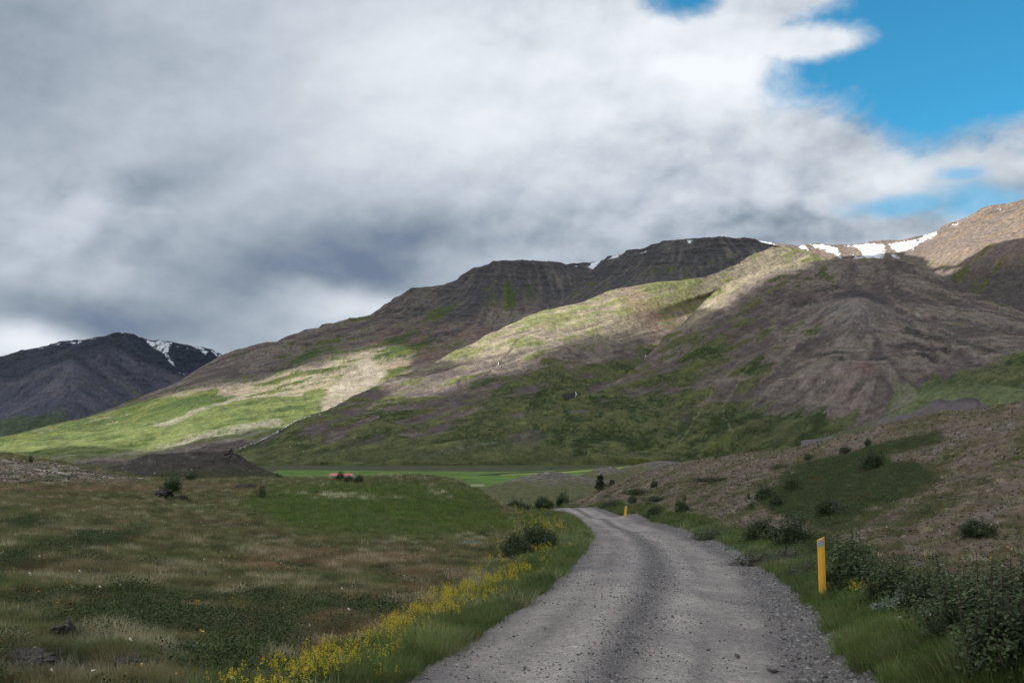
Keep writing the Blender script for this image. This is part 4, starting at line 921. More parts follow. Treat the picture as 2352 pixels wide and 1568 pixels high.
def flowerhead(seed, n_st, h0, h1, rad, heads, hs, mat):
    r = np.random.default_rng(seed); V, Fc, mi = [], [], []
    v, f = blades(n_st * 2, h0 * .5, h1 * .8, rad, .006, .3, seed); V.append(v); Fc.append(f); mi += [0] * len(f); k = len(v)
    pp = []
    for s in range(n_st):
        a = r.uniform(0, 6.28); q = rad * math.sqrt(r.uniform()); x_, y_ = q * math.cos(a), q * math.sin(a); h = r.uniform(h0, h1)
        lx, ly = r.normal(0, .04), r.normal(0, .04)
        sv = np.array([(x_ - .002, y_, 0), (x_ + .002, y_, 0), (x_ + lx + .002, y_ + ly, h), (x_ + lx - .002, y_ + ly, h)])
        V.append(sv); Fc.append(np.array([[0, 1, 2, 3]]) + k); k += 4; mi.append(0)
        for j in range(heads):
            t = r.uniform(0, 1); pp.append((x_ + lx + r.normal(0, .02 * (1.2 - t) if heads > 3 else .001), y_ + ly + r.normal(0, .02 * (1.2 - t) if heads > 3 else .001), h - (0.10 * (1 - t) if heads > 3 else 0)))
    pp = np.array(pp); lv, lf = leaf_quads(pp, r.normal(0, .7, pp.shape) + [0, 0, .8], hs, r, 0.9)
    V.append(lv); Fc.append(lf + k); mi += [1] * len(lf)
    return mesh_np('flower_%d' % seed, np.concatenate(V), np.concatenate(Fc), [M_GRASS, mat], mi=mi)
yel = [flowerhead(60 + i, 7, .22, .42, .12, 22, .017, M_YEL) for i in range(4)]
dot_o = [flowerhead(70 + i, 1, .20, .30, .02, 3, .035, M_ORA) for i in range(2)]
dot_w = [flowerhead(75 + i, 1, .14, .22, .02, 3, .028, M_WHI) for i in range(2)]
M_STONE = mat_stone = None
def stone_mat(name, instancer, col=(0.2, 0.19, 0.185)):
    m = bpy.data.materials.new(name); m.use_nodes = True; b = NB(m.node_tree)
    if instancer: c = b.n('ShaderNodeAttribute', attribute_name='tint', attribute_type='INSTANCER').outputs['Color']
    else: c = b.n('ShaderNodeRGB').outputs[0]; c.default_value = (*col, 1)
    pos = b.n('ShaderNodeNewGeometry').outputs['Position']
    f = b.mr(b.noise(pos, 14 if instancer else 7, 6, 0.7), 0.25, 0.75, 0.5, 1.5, 'LINEAR')
    cc = b.vm('SCALE', c); b.t.links.new(f, cc.node.inputs['Scale'])
    if not instancer:   # pale lichen flecks
        lm = b.mr(b.noise(pos, 22, 4, 0.6), 0.60, 0.68, 0, 0.7); cc = b.mix(lm, cc, (0.24, 0.24, 0.21))
    bp = b.n('ShaderNodeBump', {'Height': b.noise(pos, 30, 5, 0.7), 'Strength': 0.6, 'Distance': 0.02})
    pr = b.n('ShaderNodeBsdfPrincipled', {'Base Color': cc, 'Roughness': 0.9, 'Specular IOR Level': 0.25, 'Normal': bp.outputs[0]})
    b.n('ShaderNodeOutputMaterial', {'Surface': pr.outputs[0]}); return m
M_PEB = stone_mat('pebble', True); M_ROCK = stone_mat('dark_basalt', False, (0.055, 0.048, 0.045)); M_GREYROCK = stone_mat('grey_basalt', False, (0.20, 0.195, 0.205)); M_ROADSTONE = stone_mat('road_stone', False, (0.16, 0.15, 0.145))
peb = [rock_mesh('pebble_%d' % i, 80 + i, M_PEB, 1, 0.6) for i in range(5)]

# ------------------------------------------------------------------ ground cover
def cover():
    x, y, d = spread(330000, 6.0, 150, 0.35); z = ground(x, y); Z = zones(x, y, z); off = Z['off']; L_ = Z['left']; n1, n2 = Z['n1'], Z['n2']
    rnd = R.uniform(size=len(x)); base = off > np.where(L_, 0.06 + 0.12 * n2, 0.02 + 0.26 * n2)
    r2 = R.uniform(size=len(x)); r3 = R.uniform(size=len(x))
    grow = np.where(L_, 1 - 0.92 * Z['pale'] - 0.85 * Z['dead'] - 0.35 * Z['matL'], 0.10 + 0.45 * Z['moss'] + 0.15 * Z['matR'] + 0.4 * Z['shrubzone'])
    vg = Z['verge'] > 0.35
    keep = base & ((rnd < grow) | (vg & (rnd < 0.95)))
    cl0 = fbm(x / 1.5, y / 1.5, 3, 152)
    green = np.array((.070, .098, .032)); dry = np.array((.165, .125, .075)); rust = np.array((.13, .080, .042)); straw = np.array((.34, .31, .22)); grey = np.array((.17, .165, .14))
    t = lerp(green, dry, np.clip(0.42 + 0.6 * n1 + 0.5 * cl0 + 0.7 * (r2 - 0.5) + 0.45 * Z['brown'], 0, 1))
    t = lerp(t, rust, np.clip(0.7 * (r3 > 0.72) * (0.4 + Z['brown']), 0, 1))
    t = lerp(t, np.array((.058, .100, .018)), np.clip(Z['hollow'] * (0.85 + 0.5 * n1 + 0.4 * cl0) - 0.35 * (r2 > 0.65), 0, 1))
    t = lerp(t, straw, 0.9 * Z['straw'] * (r3 > 0.25)); t = lerp(t, grey, 0.75 * Z['dead'])
    vcol = lerp(np.array((.055, .100, .024)), np.array((.10, .105, .038)), r2)
    farv = ss(d, 30, 60)
    vcol = lerp(vcol, np.array((.17, .125, .075)), np.clip(0.65 * (n1 + 0.3 > r3) * L_, 0, 1))
    vcol = vcol * (0.8 + 0.7 * cl0)[..., None]
    t = lerp(t, vcol, np.where(vg, 1.0, 0.0))
    t = lerp(t, np.array((.055, .060, .022)), ~L_ * (1 - vg) * 0.5)
    cl = fbm(x / 0.7, y / 0.7, 3, 150); cl2 = fbm(x / 2.6, y / 2.6, 3, 151)
    pale_t = ss(cl + 0.7 * cl2, 0.22, 0.5) * (r2 > 0.3) * ~(Z['hollow'] > 0.6)
    t = lerp(t, np.array((.27, .24, .175)), 0.75 * pale_t * (1 - vg * 0.6))
    t = t * (R.uniform(0.65, 1.4, len(x)) * (1.70 + 0.9 * cl))[:, None]
    keep = keep & (r2 < 1.0 + 1.5 * cl + 0.7 * cl2)
    s = (0.75 + 0.45 * r3) * (1 + d / 75) * (1 + 0.55 * cl) * np.where(vg, 1, np.where(L_, 0.62 + 0.25 * Z['hollow'], 0.55))
    is_t = vg & (off > 0.3) & L_ | (vg & ~L_ & (r3 > 0.6)) | (Z['hollow'] > 0.5) & (r3 > 0.5) | (r3 > 0.93)
    k = keep & ~is_t; scatter('meadow_grass', short, x[k], y[k], z[k], s[k], t[k], 'short tufted meadow grass, green and dry, over the whole near ground', 0.2)
    k = keep & is_t; scatter('tall_grass', tall, x[k], y[k], z[k], (s * np.where(vg & L_, (.44 + 0.4 * cl0), .30 + 0.25 * cl0))[k], t[k], 'taller seeding grass along the road verges and in the green hollow', 0.15)
    # low woody mats
    x, y, d = spread(120000, 6.0, 165, 0.45); z = ground(x, y); Z = zones(x, y, z); off = Z['off']; rnd = R.uniform(size=len(x))
    dens = np.where(Z['left'], (0.72 + 0.4 * Z['n2']) * Z['matL'] + 0.30 * (Z['n2'] + 0.4 * Z['n1'] > 0.22) * (1 - Z['hollow']), 0.95 * Z['matR'] + 0.16 * Z['moss'] * (Z['v'] > 1100) + 0.75 * Z['shrubzone'])
    k = (off > 0.5) & (rnd < dens) & (Z['verge'] < 0.3)
    r2 = R.uniform(size=len(x))
    t = lerp(np.array((.036, .058, .018)), np.array((.078, .105, .032)), r2); t = lerp(t, np.array((.085, .10, .03)), 0.8 * (r2 > 0.93))
    t = lerp(t, np.array((.20, .05, .03)), 0.7 * (R.uniform(size=len(x)) > 0.988))
    s = R.uniform(0.7, 1.4, len(x)) * (1 + d / 80)
    scatter('dwarf_shrubs', mats_, x[k], y[k], (z - 0.02)[k], s[k], t[k], 'dark green mats of crowberry and dwarf birch hugging the ground', 0.1, zs=R.uniform(0.6, 1.3, k.sum()))
    # verge herbs with broad leaves
    yy = np.exp(R.uniform(math.log(5.5), math.log(60), 5200)); a = np.interp(np.log(yy), np.log(_ys), XL); b = np.interp(np.log(yy), np.log(_ys), XR)
    lf = R.uniform(size=len(yy)) < 0.62; o_ = np.abs(R.normal(0, 0.5, len(yy))) + 0.08
    xx = np.where(lf, a - o_, b + 0.25 + o_); zz = ground(xx, yy)
    t = lerp(np.array((.050, .125, .022)), np.array((.085, .150, .03)), R.uniform(size=len(yy)))
    scatter('broad_leaved_herbs', broad, xx, yy, zz, R.uniform(0.25, 0.62, len(yy)) * (1 + yy / 70), t, 'fresh green broad leaved herbs growing along both road edges', 0.2)
    # yellow flowering verge
    yy = np.exp(R.uniform(math.log(5.2), math.log(95), 9000)); a = np.interp(np.log(yy), np.log(_ys), XL); b = np.interp(np.log(yy), np.log(_ys), XR)
    lf = R.uniform(size=len(yy)) < 0.86; o_ = np.abs(R.normal(0, 0.17, len(yy)) * (1 + yy / 16) + 0.36 + 0.045 * yy)
    xx = np.where(lf, a - o_, b + 0.55 + 0.4 * R.uniform(size=len(yy))); zz = ground(xx, yy)
    uu, vv = proj(xx, yy, zz)
    pat = fbm(xx / 1.6, yy / 3.5, 3, 140)
    dn = np.where(lf, 0.03 + 0.11 * ss(pat, 0.12, 0.40) + 0.20 * ell(uu, vv, 740, 1572, 90, 30) + 0.35 * ell(uu, vv, 1290, 1220, 45, 18) + 0.2 * ell(uu, vv, 1230, 1260, 40, 15) + 0.2 * ell(uu, vv, 1000, 1400, 120, 30, -30), 0.95 * ell(uu, vv, 1940, 1378, 48, 14))
    k = R.uniform(size=len(xx)) < dn
    t = np.repeat(np.array([[.09, .12, .03]]), k.sum(), 0)
    scatter('yellow_flowers', yel, xx[k], yy[k], zz[k], (R.uniform(0.42, 0.72, len(xx)) * (1 + yy / 80))[k], t, 'yellow bedstraw flowers in bands along the left road verge', 0.12)
    # single flower heads
    for nm, vs, n, lab in (('orange_flowers', dot_o, 150, 'scattered single orange yellow hawkweed flowers in the meadow'), ('white_flowers', dot_w, 160, 'tiny scattered white flower heads in the meadow and on the slope')):
        x, y, d = spread(n * 2, 7, 70, 0.5); z = ground(x, y); off = off_road(x, y); k = off > 0.5
        scatter(nm, vs, x[k], y[k], z[k], (R.uniform(0.5, 0.9, len(x)) * (1 + d / 120))[k], np.repeat([[.08, .11, .03]], k.sum(), 0), lab)
    # pebbles on the road
    yy = np.exp(R.uniform(math.log(5.2), math.log(60), 42000)); a = np.interp(np.log(yy), np.log(_ys), XL); b = np.interp(np.log(yy), np.log(_ys), XR)
    c = R.uniform(-0.03, 1.04, len(yy)); mid = np.exp(-((c - 0.44) / 0.09) ** 2); pr_ = 0.16 + 0.9 * mid + 0.9 * ss(c, 0.76, 0.9) + 0.6 * (1 - ss(c, 0.0, 0.12))
    k = R.uniform(size=len(yy)) < pr_; yy = yy[k]; c = c[k]; a = a[k]; b = b[k]; xx = a + (b - a) * c
    zz = ground_base(xx, yy) + 0.045 + 0.03 * np.exp(-((c - 0.47) / 0.16) ** 2) + 0.015 * ss(c, .76, .88) - 0.10 * ss(c, 1.02, 1.1) - 0.1 * (1 - ss(c, -.05, 0))
    g_ = R.uniform(0.07, 0.30, len(yy)) ** 1.0
    s = 0.006 + (0.014 + 0.012 * ss(c, .74, .9)) * R.uniform(size=len(yy)) ** 3 + 0.00030 * yy
    scatter('gravel', peb, xx, yy, zz, s, g_[:, None] * np.array([[1.04, 1.0, 0.99]]), 'loose grey gravel stones lying on the road', 0.6)
    # stones on the right slope and the pale knoll
    x, y, d = spread(90000, 9, 165, 0.6, 32.5, -32.5); z = ground(x, y); Z = zones(x, y, z)
    dn = np.where(Z['left'], 0.9 * Z['pale'] + 0.25 * Z['dead'], (1 - Z['matR']) * (0.35 + 0.65 * Z['lichen']) * (1 - 0.8 * Z['shrubzone']) * (1 - Z['verge']))
    k = (Z['off'] > 0.6) & (R.uniform(size=len(x)) < dn)
    g_ = R.uniform(0.05, 0.14, len(x)) + 0.10 * (R.uniform(size=len(x)) > 0.93)
    tn = g_[:, None] * np.array([[1.22, 0.95, 0.80]])
    scatter('scree_stones', peb, x[k], y[k], z[k], (0.02 + 0.05 * R.uniform(size=len(x)) ** 3 + 0.0009 * d)[k], tn[k], 'small angular stones strewn over the bare slopes', 0.5)
cover()
def mound_stones():
    x, y, z, V = MND['dark_moraine_mound']; n = 2600; i = R.integers(0, x.shape[0], n); j = R.integers(6, 70, n)
    g_ = R.uniform(.04, .12, n) + .12 * (R.uniform(size=n) > .85)
    scatter('mound_stones', peb, x[i, j], y[i, j], z[i, j], (.10 + .35 * R.uniform(size=n) ** 4), g_[:, None] * np.array([[1.05, 1, .94]]), 'broken stones littering the dark mound', .6)
mound_stones()
print('cover', time.time() - T0)

# ------------------------------------------------------------------ bushes and trees
M_WILLOW = leaf_mat('willow_leaves', False, (.062, .095, .040), 0.4, 0.25); M_BIRCH = leaf_mat('birch_leaves', False, (.054, .080, .032), 0.3, 0.2)
M_WOOLLY = leaf_mat('woolly_willow_leaves', False, (.17, .23, .20), 0.25, 0.1); M_FRESH = leaf_mat('fresh_leaves', False, (.045, .085, .024), 0.3, 0.25)
M_SPRUCE = leaf_mat('spruce_needles', False, (.016, .028, .014), 0.3, 0.1); M_BARK = plain('grey_brown_bark', (.09, .07, .055), 0.9, 20, 0.3)
M_OLIVE = leaf_mat('dusty_willow_leaves', False, (.060, .066, .040), 0.3, 0.15)
def tube(V, Fc, p0, p1, r0, r1):
    p0, p1 = np.array(p0), np.array(p1); d = p1 - p0; d /= np.linalg.norm(d) + 1e-9
    a = np.cross(d, [0.3, 0.9, 0.2]); a /= np.linalg.norm(a); b = np.cross(d, a); k = len(V)
    for p, r_ in ((p0, r0), (p1, r1)):
        for j in range(4): an = j * math.pi / 2; V.append(p + (a * math.cos(an) + b * math.sin(an)) * r_)
    for j in range(4): Fc.append((k + j, k + (j + 1) % 4, k + 4 + (j + 1) % 4, k + 4 + j))
def bush_shape(name, seed, shoots, per, lsize, w=0.5, h=1.0, spread_=1.0, mat=None, upright=0.0, low=0.25):
    r = np.random.default_rng(seed); SV, SF, PP, NN = [], [], [], []
    lob = [(r.uniform(0, 6.283), r.uniform(.15, .5) * w, r.uniform(.55, 1.08)) for _ in range(5)]
    for s in range(shoots):
        a = r.uniform(0, 6.283); q = r.uniform() ** 0.6 * w * spread_; ex, ey = q * math.cos(a), q * math.sin(a)
        bx, by = ex * r.uniform(0.1, 0.45) * (1 - upright) + ex * upright, ey * r.uniform(0.1, 0.45) * (1 - upright) + ey * upright
        la, lq, lh = lob[s % 5]; mixl = 0.55 if upright < 0.5 else 0.25
        ex, ey = ex * (1 - mixl) + math.cos(la) * lq * mixl * 1.3 + ex * mixl * .35, ey * (1 - mixl) + math.sin(la) * lq * mixl * 1.3 + ey * mixl * .35
        top = h * (math.sqrt(max(1 - (q / (w * spread_)) ** 2 * 0.75, 0.08))) * r.uniform(0.5, 1.12) * lh
        p = np.array([bx, by, -0.03]); e = np.array([ex, ey, top]); m1 = (p + e) / 2 + np.array([ex * 0.25, ey * 0.25, top * 0.02]) + r.normal(0, .03, 3)
        tube(SV, SF, p, m1, .010, .007); tube(SV, SF, m1, e, .007, .003)
        t = r.uniform(low, 1.0, per) ** 0.85; pos = ((1 - t) ** 2)[:, None] * p + (2 * t * (1 - t))[:, None] * m1 + (t ** 2)[:, None] * e
        pos = pos + r.normal(0, 0.055, (per, 3)) * np.array([1, 1, 0.8]); pos[:, 2] = np.maximum(pos[:, 2], 0.0)
        PP.append(pos); NN.append(pos * [1, 1, 0.6] + r.normal(0, .5, (per, 3)) + [0, 0, .35])
    PP = np.concatenate(PP); NN = np.concatenate(NN); lv, lf = leaf_quads(PP, NN, lsize, r)
    return mesh_np(name + '_foliage', lv, lf, [mat]), mesh_np(name + '_stems', np.array(SV), np.array(SF), [M_BARK])
SH = {}
for key, args in {'round': (201, 46, 75, .060), 'round2': (202, 40, 80, .060), 'dense': (203, 70, 110, .042), 'dense2': (204, 64, 120, .042)}.items():
    SH[key] = bush_shape(key, *args, mat=M_BIRCH)
SH['wide'] = bush_shape('wide', 205, 70, 60, .045, h=0.8, mat=M_BIRCH, upright=0.9, low=0.1)
SH['sprout'] = bush_shape('sprout', 206, 16, 70, .07, w=0.4, mat=M_WILLOW, upright=0.2, low=0.1)
SH['fresh'] = bush_shape('fresh', 207, 40, 60, .06, mat=M_FRESH)
SH['willow'] = bush_shape('willow', 208, 75, 110, .040, mat=M_WILLOW)
SH['olive'] = bush_shape('olive', 209, 80, 70, .035, h=.8, mat=M_OLIVE, upright=0.8, low=0.05)
SH['woolly'] = bush_shape('woolly', 210, 44, 70, .06, h=.8, mat=M_WOOLLY, upright=0.5, low=0.1)
def bush(name, label, cat, shape, u, v, wpx, hpx, group=None, d=None, mat=None, sink=0.04):
    if d is None: x, y, z, d = hit(u, v)
    else:
        x, y, z = [float(q_) for q_ in P(u, v, d)]
    W, H = wpx * 1.28 / F * d, hpx * 1.15 / F * d
    r = bpy.data.objects.new(name, None); r.location = (x, y, z - sink * H); r.scale = (W, W * 0.8 if W > H * 1.5 else W, H); r.rotation_euler = (0, 0, (u * 7.3) % 6.28 if W < H * 1.4 else (u % 3 - 1) * 0.25)
    r.empty_display_size = 0.2
    link(r); tag(r, label, cat, group)
    f, s = SH[shape]
    tag(link(bpy.data.objects.new('foliage', f), r), kind='stuff'); tag(link(bpy.data.objects.new('stems', s), r), kind='stuff')
    return r
GS = 'dark bushes dotted over the right slope'
for a in [
    ('birch_bush', 'dark rounded bush standing alone on the gravel left of the mat, nearest the road bend', 'bush', 'round', 1565, 1178, 36, 28, GS),
    ('birch_bush', 'largest dark bush at the lower edge of the dark shrub mat', 'bush', 'dense', 1907, 1192, 84, 52, GS),
    ('birch_bush', 'dark bush rising from the upper right of the shrub mat', 'bush', 'dense2', 2004, 1082, 60, 50, GS),
    ('birch_bush', 'dark bush on the left rim of the shrub mat, the upper of two', 'bush', 'round2', 1757, 1152, 48, 38, GS),
    ('birch_bush', 'dark bush on the left rim of the shrub mat, the lower of two', 'bush', 'round', 1784, 1168, 34, 32, GS),
    ('birch_bush', 'spreading bush inside the dark mat just above its left rim', 'bush', 'round2', 1822, 1128, 46, 34, GS),
    ('birch_bush', 'low wide bush patch high on the bare gravel slope', 'bush', 'wide', 1640, 1106, 68, 18, GS),
    ('birch_sapling', 'tiny thin bush on the pale gravel, upper of two', 'bush', 'sprout', 1721, 1146, 11, 19, GS),
    ('birch_sapling', 'tiny thin bush on the pale gravel, lower of two', 'bush', 'sprout', 1725, 1168, 16, 22, GS),
    ('birch_bush', 'small bush on the slope crest above the end of the dark mat', 'bush', 'round', 1994, 1024, 16, 16, GS),
    ('birch_bush', 'small bush on the upper slope at the tip of the dark mat', 'bush', 'round2', 1942, 1042, 30, 16, GS),
    ('birch_bush', 'small bush below the slope crest left of the dark mat tip', 'bush', 'round', 1856, 1056, 22, 14, GS),
    ('birch_bush', 'pair of low bushes on the gravel above the shrub mat rim', 'bush', 'wide', 1798, 1076, 40, 14, GS),
    ('birch_bush', 'dark bush by itself on the bare right slope near the frame edge', 'bush', 'dense', 2247, 1238, 84, 44, GS),
    ('birch_bush', 'small round bush highest on the slope spur behind the far post', 'bush', 'round', 1502, 1120, 18, 17, GS),
    ('birch_bush', 'ragged wide bush just under the highest bush of the slope spur', 'bush', 'wide', 1464, 1136, 50, 22, GS),
    ('birch_bush', 'small bush in the middle of the slope spur group', 'bush', 'round2', 1453, 1156, 22, 17, GS),
    ('birch_bush', 'wide dark bush lowest on the slope spur above the road end', 'bush', 'wide', 1408, 1166, 50, 25, GS),
    ('birch_bush', 'long low bush row on the gravel right of the slope spur group', 'bush', 'wide', 1512, 1150, 58, 18, GS),
    ('birch_sapling', 'narrow sapling on the open gravel right of the long low bush row', 'bush', 'sprout', 1572, 1152, 12, 16, GS),
    ('birch_sapling', 'thin low sapling left below the narrow one on open gravel', 'bush', 'sprout', 1556, 1162, 17, 13, GS),
    ('birch_bush', 'brownish dark bush on the slope right behind the far yellow post', 'bush', 'round2', 1502, 1186, 36, 24, GS),
    ('birch_bush', 'smallest dark bush on the crest skyline above the gravel spur', 'bush', 'round', 1645, 1056, 10, 8, GS),
    ('ditch_willow', 'low dark willow in the ditch left of the big ditch bushes', 'bush', 'wide', 1650, 1240, 84, 34, 'willows in the right hand ditch'),
    ('ditch_willow', 'big dark ditch bush, left half of the pair behind the shoulder', 'bush', 'dense', 1755, 1252, 100, 66, 'willows in the right hand ditch'),
    ('ditch_willow', 'big dark ditch bush, right half of the pair behind the shoulder', 'bush', 'dense2', 1822, 1262, 92, 76, 'willows in the right hand ditch'),
    ('dusty_willow', 'low greyish olive willow between the pair of ditch bushes and the near post', 'bush', 'olive', 1800, 1298, 190, 44, 'willows in the right hand ditch'),
    ('dusty_willow', 'low greyish olive willow directly left of the near yellow post', 'bush', 'olive', 1862, 1330, 120, 46, 'willows in the right hand ditch'),
    ('ditch_willow', 'tall loose willow rising directly right behind the near yellow post', 'bush', 'willow', 1962, 1366, 130, 130, 'willows in the right hand ditch'),
    ('ditch_willow', 'willow second to the right of the near yellow post', 'bush', 'dense', 2052, 1400, 140, 118, 'willows in the right hand ditch'),
    ('ditch_willow', 'willow behind the silver shrub, third to the right of the post', 'bush', 'dense2', 2150, 1436, 180, 122, 'willows in the right hand ditch'),
    ('ditch_willow', 'wide dark willow right of the silver shrub', 'bush', 'willow', 2236, 1478, 190, 150, 'willows in the right hand ditch'),
    ('ditch_willow', 'large dark willow cut by the right frame edge, the upper one', 'bush', 'dense', 2335, 1450, 180, 160, 'willows in the right hand ditch'),
    ('ditch_willow', 'darkest big willow at the bottom of the right frame edge', 'bush', 'dense2', 2330, 1545, 230, 190, 'willows in the right hand ditch'),
    ('woolly_willow', 'silvery grey leaved shrub in front of the dark ditch willows', 'bush', 'woolly', 2068, 1410, 92, 46),
    ('woolly_willow', 'small silvery shrub in the ditch left of the near yellow post', 'bush', 'woolly', 1690, 1266, 44, 16),
    ('woolly_willow', 'small silvery shrub in the meadow left of the roadside willow', 'bush', 'woolly', 1082, 1256, 50, 18),
    ('meadow_sapling', 'slender dark sapling alone in the meadow above the green hollow', 'bush', 'sprout', 599, 1148, 24, 46),
    ('meadow_bush', 'bushy willow growing over the dark rocks at the meadow edge', 'bush', 'fresh', 392, 1130, 48, 36),
    ('meadow_sapling', 'small upright sapling where the dark mound meets the green field', 'bush', 'sprout', 636, 1098, 9, 18),
    ('meadow_sapling', 'lower sapling right beside the one at the foot of the mound', 'bush', 'sprout', 645, 1099, 8, 11),
    ('meadow_bush', 'low dark bush on the meadow crest below the red roof, left of three', 'bush', 'round', 781, 1106, 22, 22),
    ('meadow_bush', 'low dark bush on the meadow crest below the red roof, middle of three', 'bush', 'round2', 800, 1109, 24, 18),
    ('meadow_bush', 'low dark bush on the meadow crest below the white gable, right of three', 'bush', 'round', 824, 1110, 22, 20),
    ('meadow_bush', 'green bush at the base of the dark mound left of centre', 'bush', 'fresh', 438, 1104, 34, 20),
    ('meadow_sapling', 'small green sapling beside the pale bare ridge end', 'bush', 'sprout', 374, 1098, 9, 16),
    ('meadow_sapling', 'dark sapling on the left ridge skyline near the frame edge', 'bush', 'sprout', 72, 1062, 12, 22),
    ('roadside_willow', 'large dark willow beside the left verge before the bend, right half', 'bush', 'willow', 1236, 1262, 92, 62),
    ('roadside_willow', 'large dark willow beside the left verge before the bend, left half', 'bush', 'dense', 1188, 1286, 84, 74),
    ('roadside_willow', 'leaning dark sapling left of the large roadside willow', 'bush', 'sprout', 1106, 1240, 36, 28),
    ('hollow_bush', 'dark bush in the dip behind the road end, left of two', 'bush', 'dense', 1249, 1168, 50, 34, None, 290),
    ('hollow_bush', 'dark bush in the dip behind the road end, right of two', 'bush', 'dense2', 1294, 1167, 42, 38, None, 290),
    ('hollow_bush', 'lowest dark bush left of the two in the dip behind the bend', 'bush', 'dense', 1190, 1176, 70, 34, None, 270),
    ('ditch_willow', 'small green bush at the bottom left among the mats', 'bush', 'fresh', 510, 1520, 90, 54),
]: bush(*a[:9], d=a[9] if len(a) > 9 else None) if len(a) >= 9 else bush(*a)

# bushy dark tree past the slope spur, with trunk and limbs
def tree(label, u, vbase, wpx, hpx, d, group=None):
    x, y, z = [float(q) for q in P(u, vbase, d)]
    r = bpy.data.objects.new('mountain_birch', None); r.location = (x, y, z); link(r); tag(r, label, 'tree', group)
    W, H = wpx / F * d, hpx / F * d; rg = np.random.default_rng(int(u)); SV, SF, PP, NN = [], [], [], []
    tube(SV, SF, (0, 0, -3), (0.03 * W, 0, H * .5), .05 * W, .035 * W); tube(SV, SF, (0.03 * W, 0, H * .5), (0, 0, H * .95), .035 * W, .01 * W)
    for k in range(34):
        t = rg.uniform(.12, 1.0); a = rg.uniform(0, 6.28); q = W * .5 * (1.05 - t ** 1.7 * .85) * rg.uniform(.6, 1.1)
        p0 = np.array([0.02 * W, 0, H * t * .85]); p1 = np.array([q * math.cos(a), q * math.sin(a), H * min(t + .06, 1.0)]); tube(SV, SF, p0, p1, .015 * W, .005 * W)
        m_ = 50; s = rg.uniform(.25, 1.05, m_)[:, None]; pos = p0 * (1 - s) + p1 * s + rg.normal(0, .055 * W, (m_, 3)); PP.append(pos); NN.append(pos - [0, 0, H * .4] + rg.normal(0, .6 * W, (m_, 3)))
    lv, lf = leaf_quads(np.concatenate(PP), np.concatenate(NN), .09 * W, rg)
    link(bpy.data.objects.new('crown', mesh_np('crown', lv, lf, [M_SPRUCE])), r); link(bpy.data.objects.new('trunk', mesh_np('trunk', np.array(SV), np.array(SF), [M_BARK])), r)
tree('tall dark bushy tree in front of the gravel knolls, above the road spur', 1379, 1134, 34, 40, 250)
tree('short dark tree half hidden behind the spur, right of the tall one', 1406, 1124, 24, 20, 262)
print('bushes', time.time() - T0)

# ------------------------------------------------------------------ rocks
def rock(label, u, v, wpx, hpx, mat, seed, group=None, sub=5, road=False, name='rock', sink=0.35):
    x, y, z, d = hit(u, v)
    if road: z = float(ground_base(np.array([x]), np.array([y]))[0]) + 0.06
    o = bpy.data.objects.new(name, rock_mesh(name, seed, mat, sub, 0.8)); W, H = wpx / F * d / 2, hpx / F * d
    o.location = (x, y, z + H * (0.5 - sink)); o.scale = (W, W * 0.8, H * .62); o.rotation_euler = (0, 0, seed * 1.3)
    link(o); tag(o, label, 'rock', group); return o
rock('black craggy rock breaking through the heath at the lower left', 150, 1472, 92, 52, M_ROCK, 301, sink=.3)
rock('dark lichen covered rock at the bottom left corner of the heath', 66, 1532, 110, 50, M_ROCK, 302, sink=.3)
rock('low grey brown rock in the dead heath below the black craggy rock', 305, 1545, 150, 44, M_ROCK, 303, sink=.2)
rock('wide dark rock ledge under the bushy willow at the meadow edge', 372, 1142, 84, 28, M_ROCK, 304)
rock('smaller dark rock right end of the ledge under the bushy willow', 418, 1146, 34, 12, M_ROCK, 305)
rock('single pale grey boulder on the straw coloured meadow crest', 457, 1124, 15, 14, M_GREYROCK, 306, name='boulder')
rock('flat dark rock left above the slender meadow sapling', 564, 1122, 44, 20, M_ROCK, 307)
rock('small dark rock in the grass left of the single pale boulder', 512, 1142, 20, 7, M_ROCK, 308)
rock('dark block on the slope at the upper left of the shrub mat', 1823, 1090, 18, 10, M_GREYROCK, 309)
GR = 'loose stones on the gravel road'
for lab, u, v, w_, h_, sd in [('largest loose stone right of the road centre near the bottom', 1694, 1524, 17, 12, 311), ('small dark loose stone left of the largest one', 1627, 1509, 11, 7, 312), ('pale flat stone by the left verge near the bottom', 982, 1533, 14, 8, 313),
                              ('grey stone half in the bottom frame edge on the right track', 1774, 1560, 24, 14, 314), ('loose stone in the left wheel track at the bottom', 1206, 1552, 13, 8, 315), ('lone dark stone higher up in the left wheel track', 1180, 1478, 9, 5, 316),
                              ('dark stone on the right shoulder beside the track', 1760, 1450, 9, 5, 317), ('brownish loose stone in the loose middle ridge of the road', 1478, 1366, 11, 5, 318)]:
    rock(lab, u, v, w_, h_, M_ROADSTONE, sd, GR, 2, True, 'stone', 0.15)
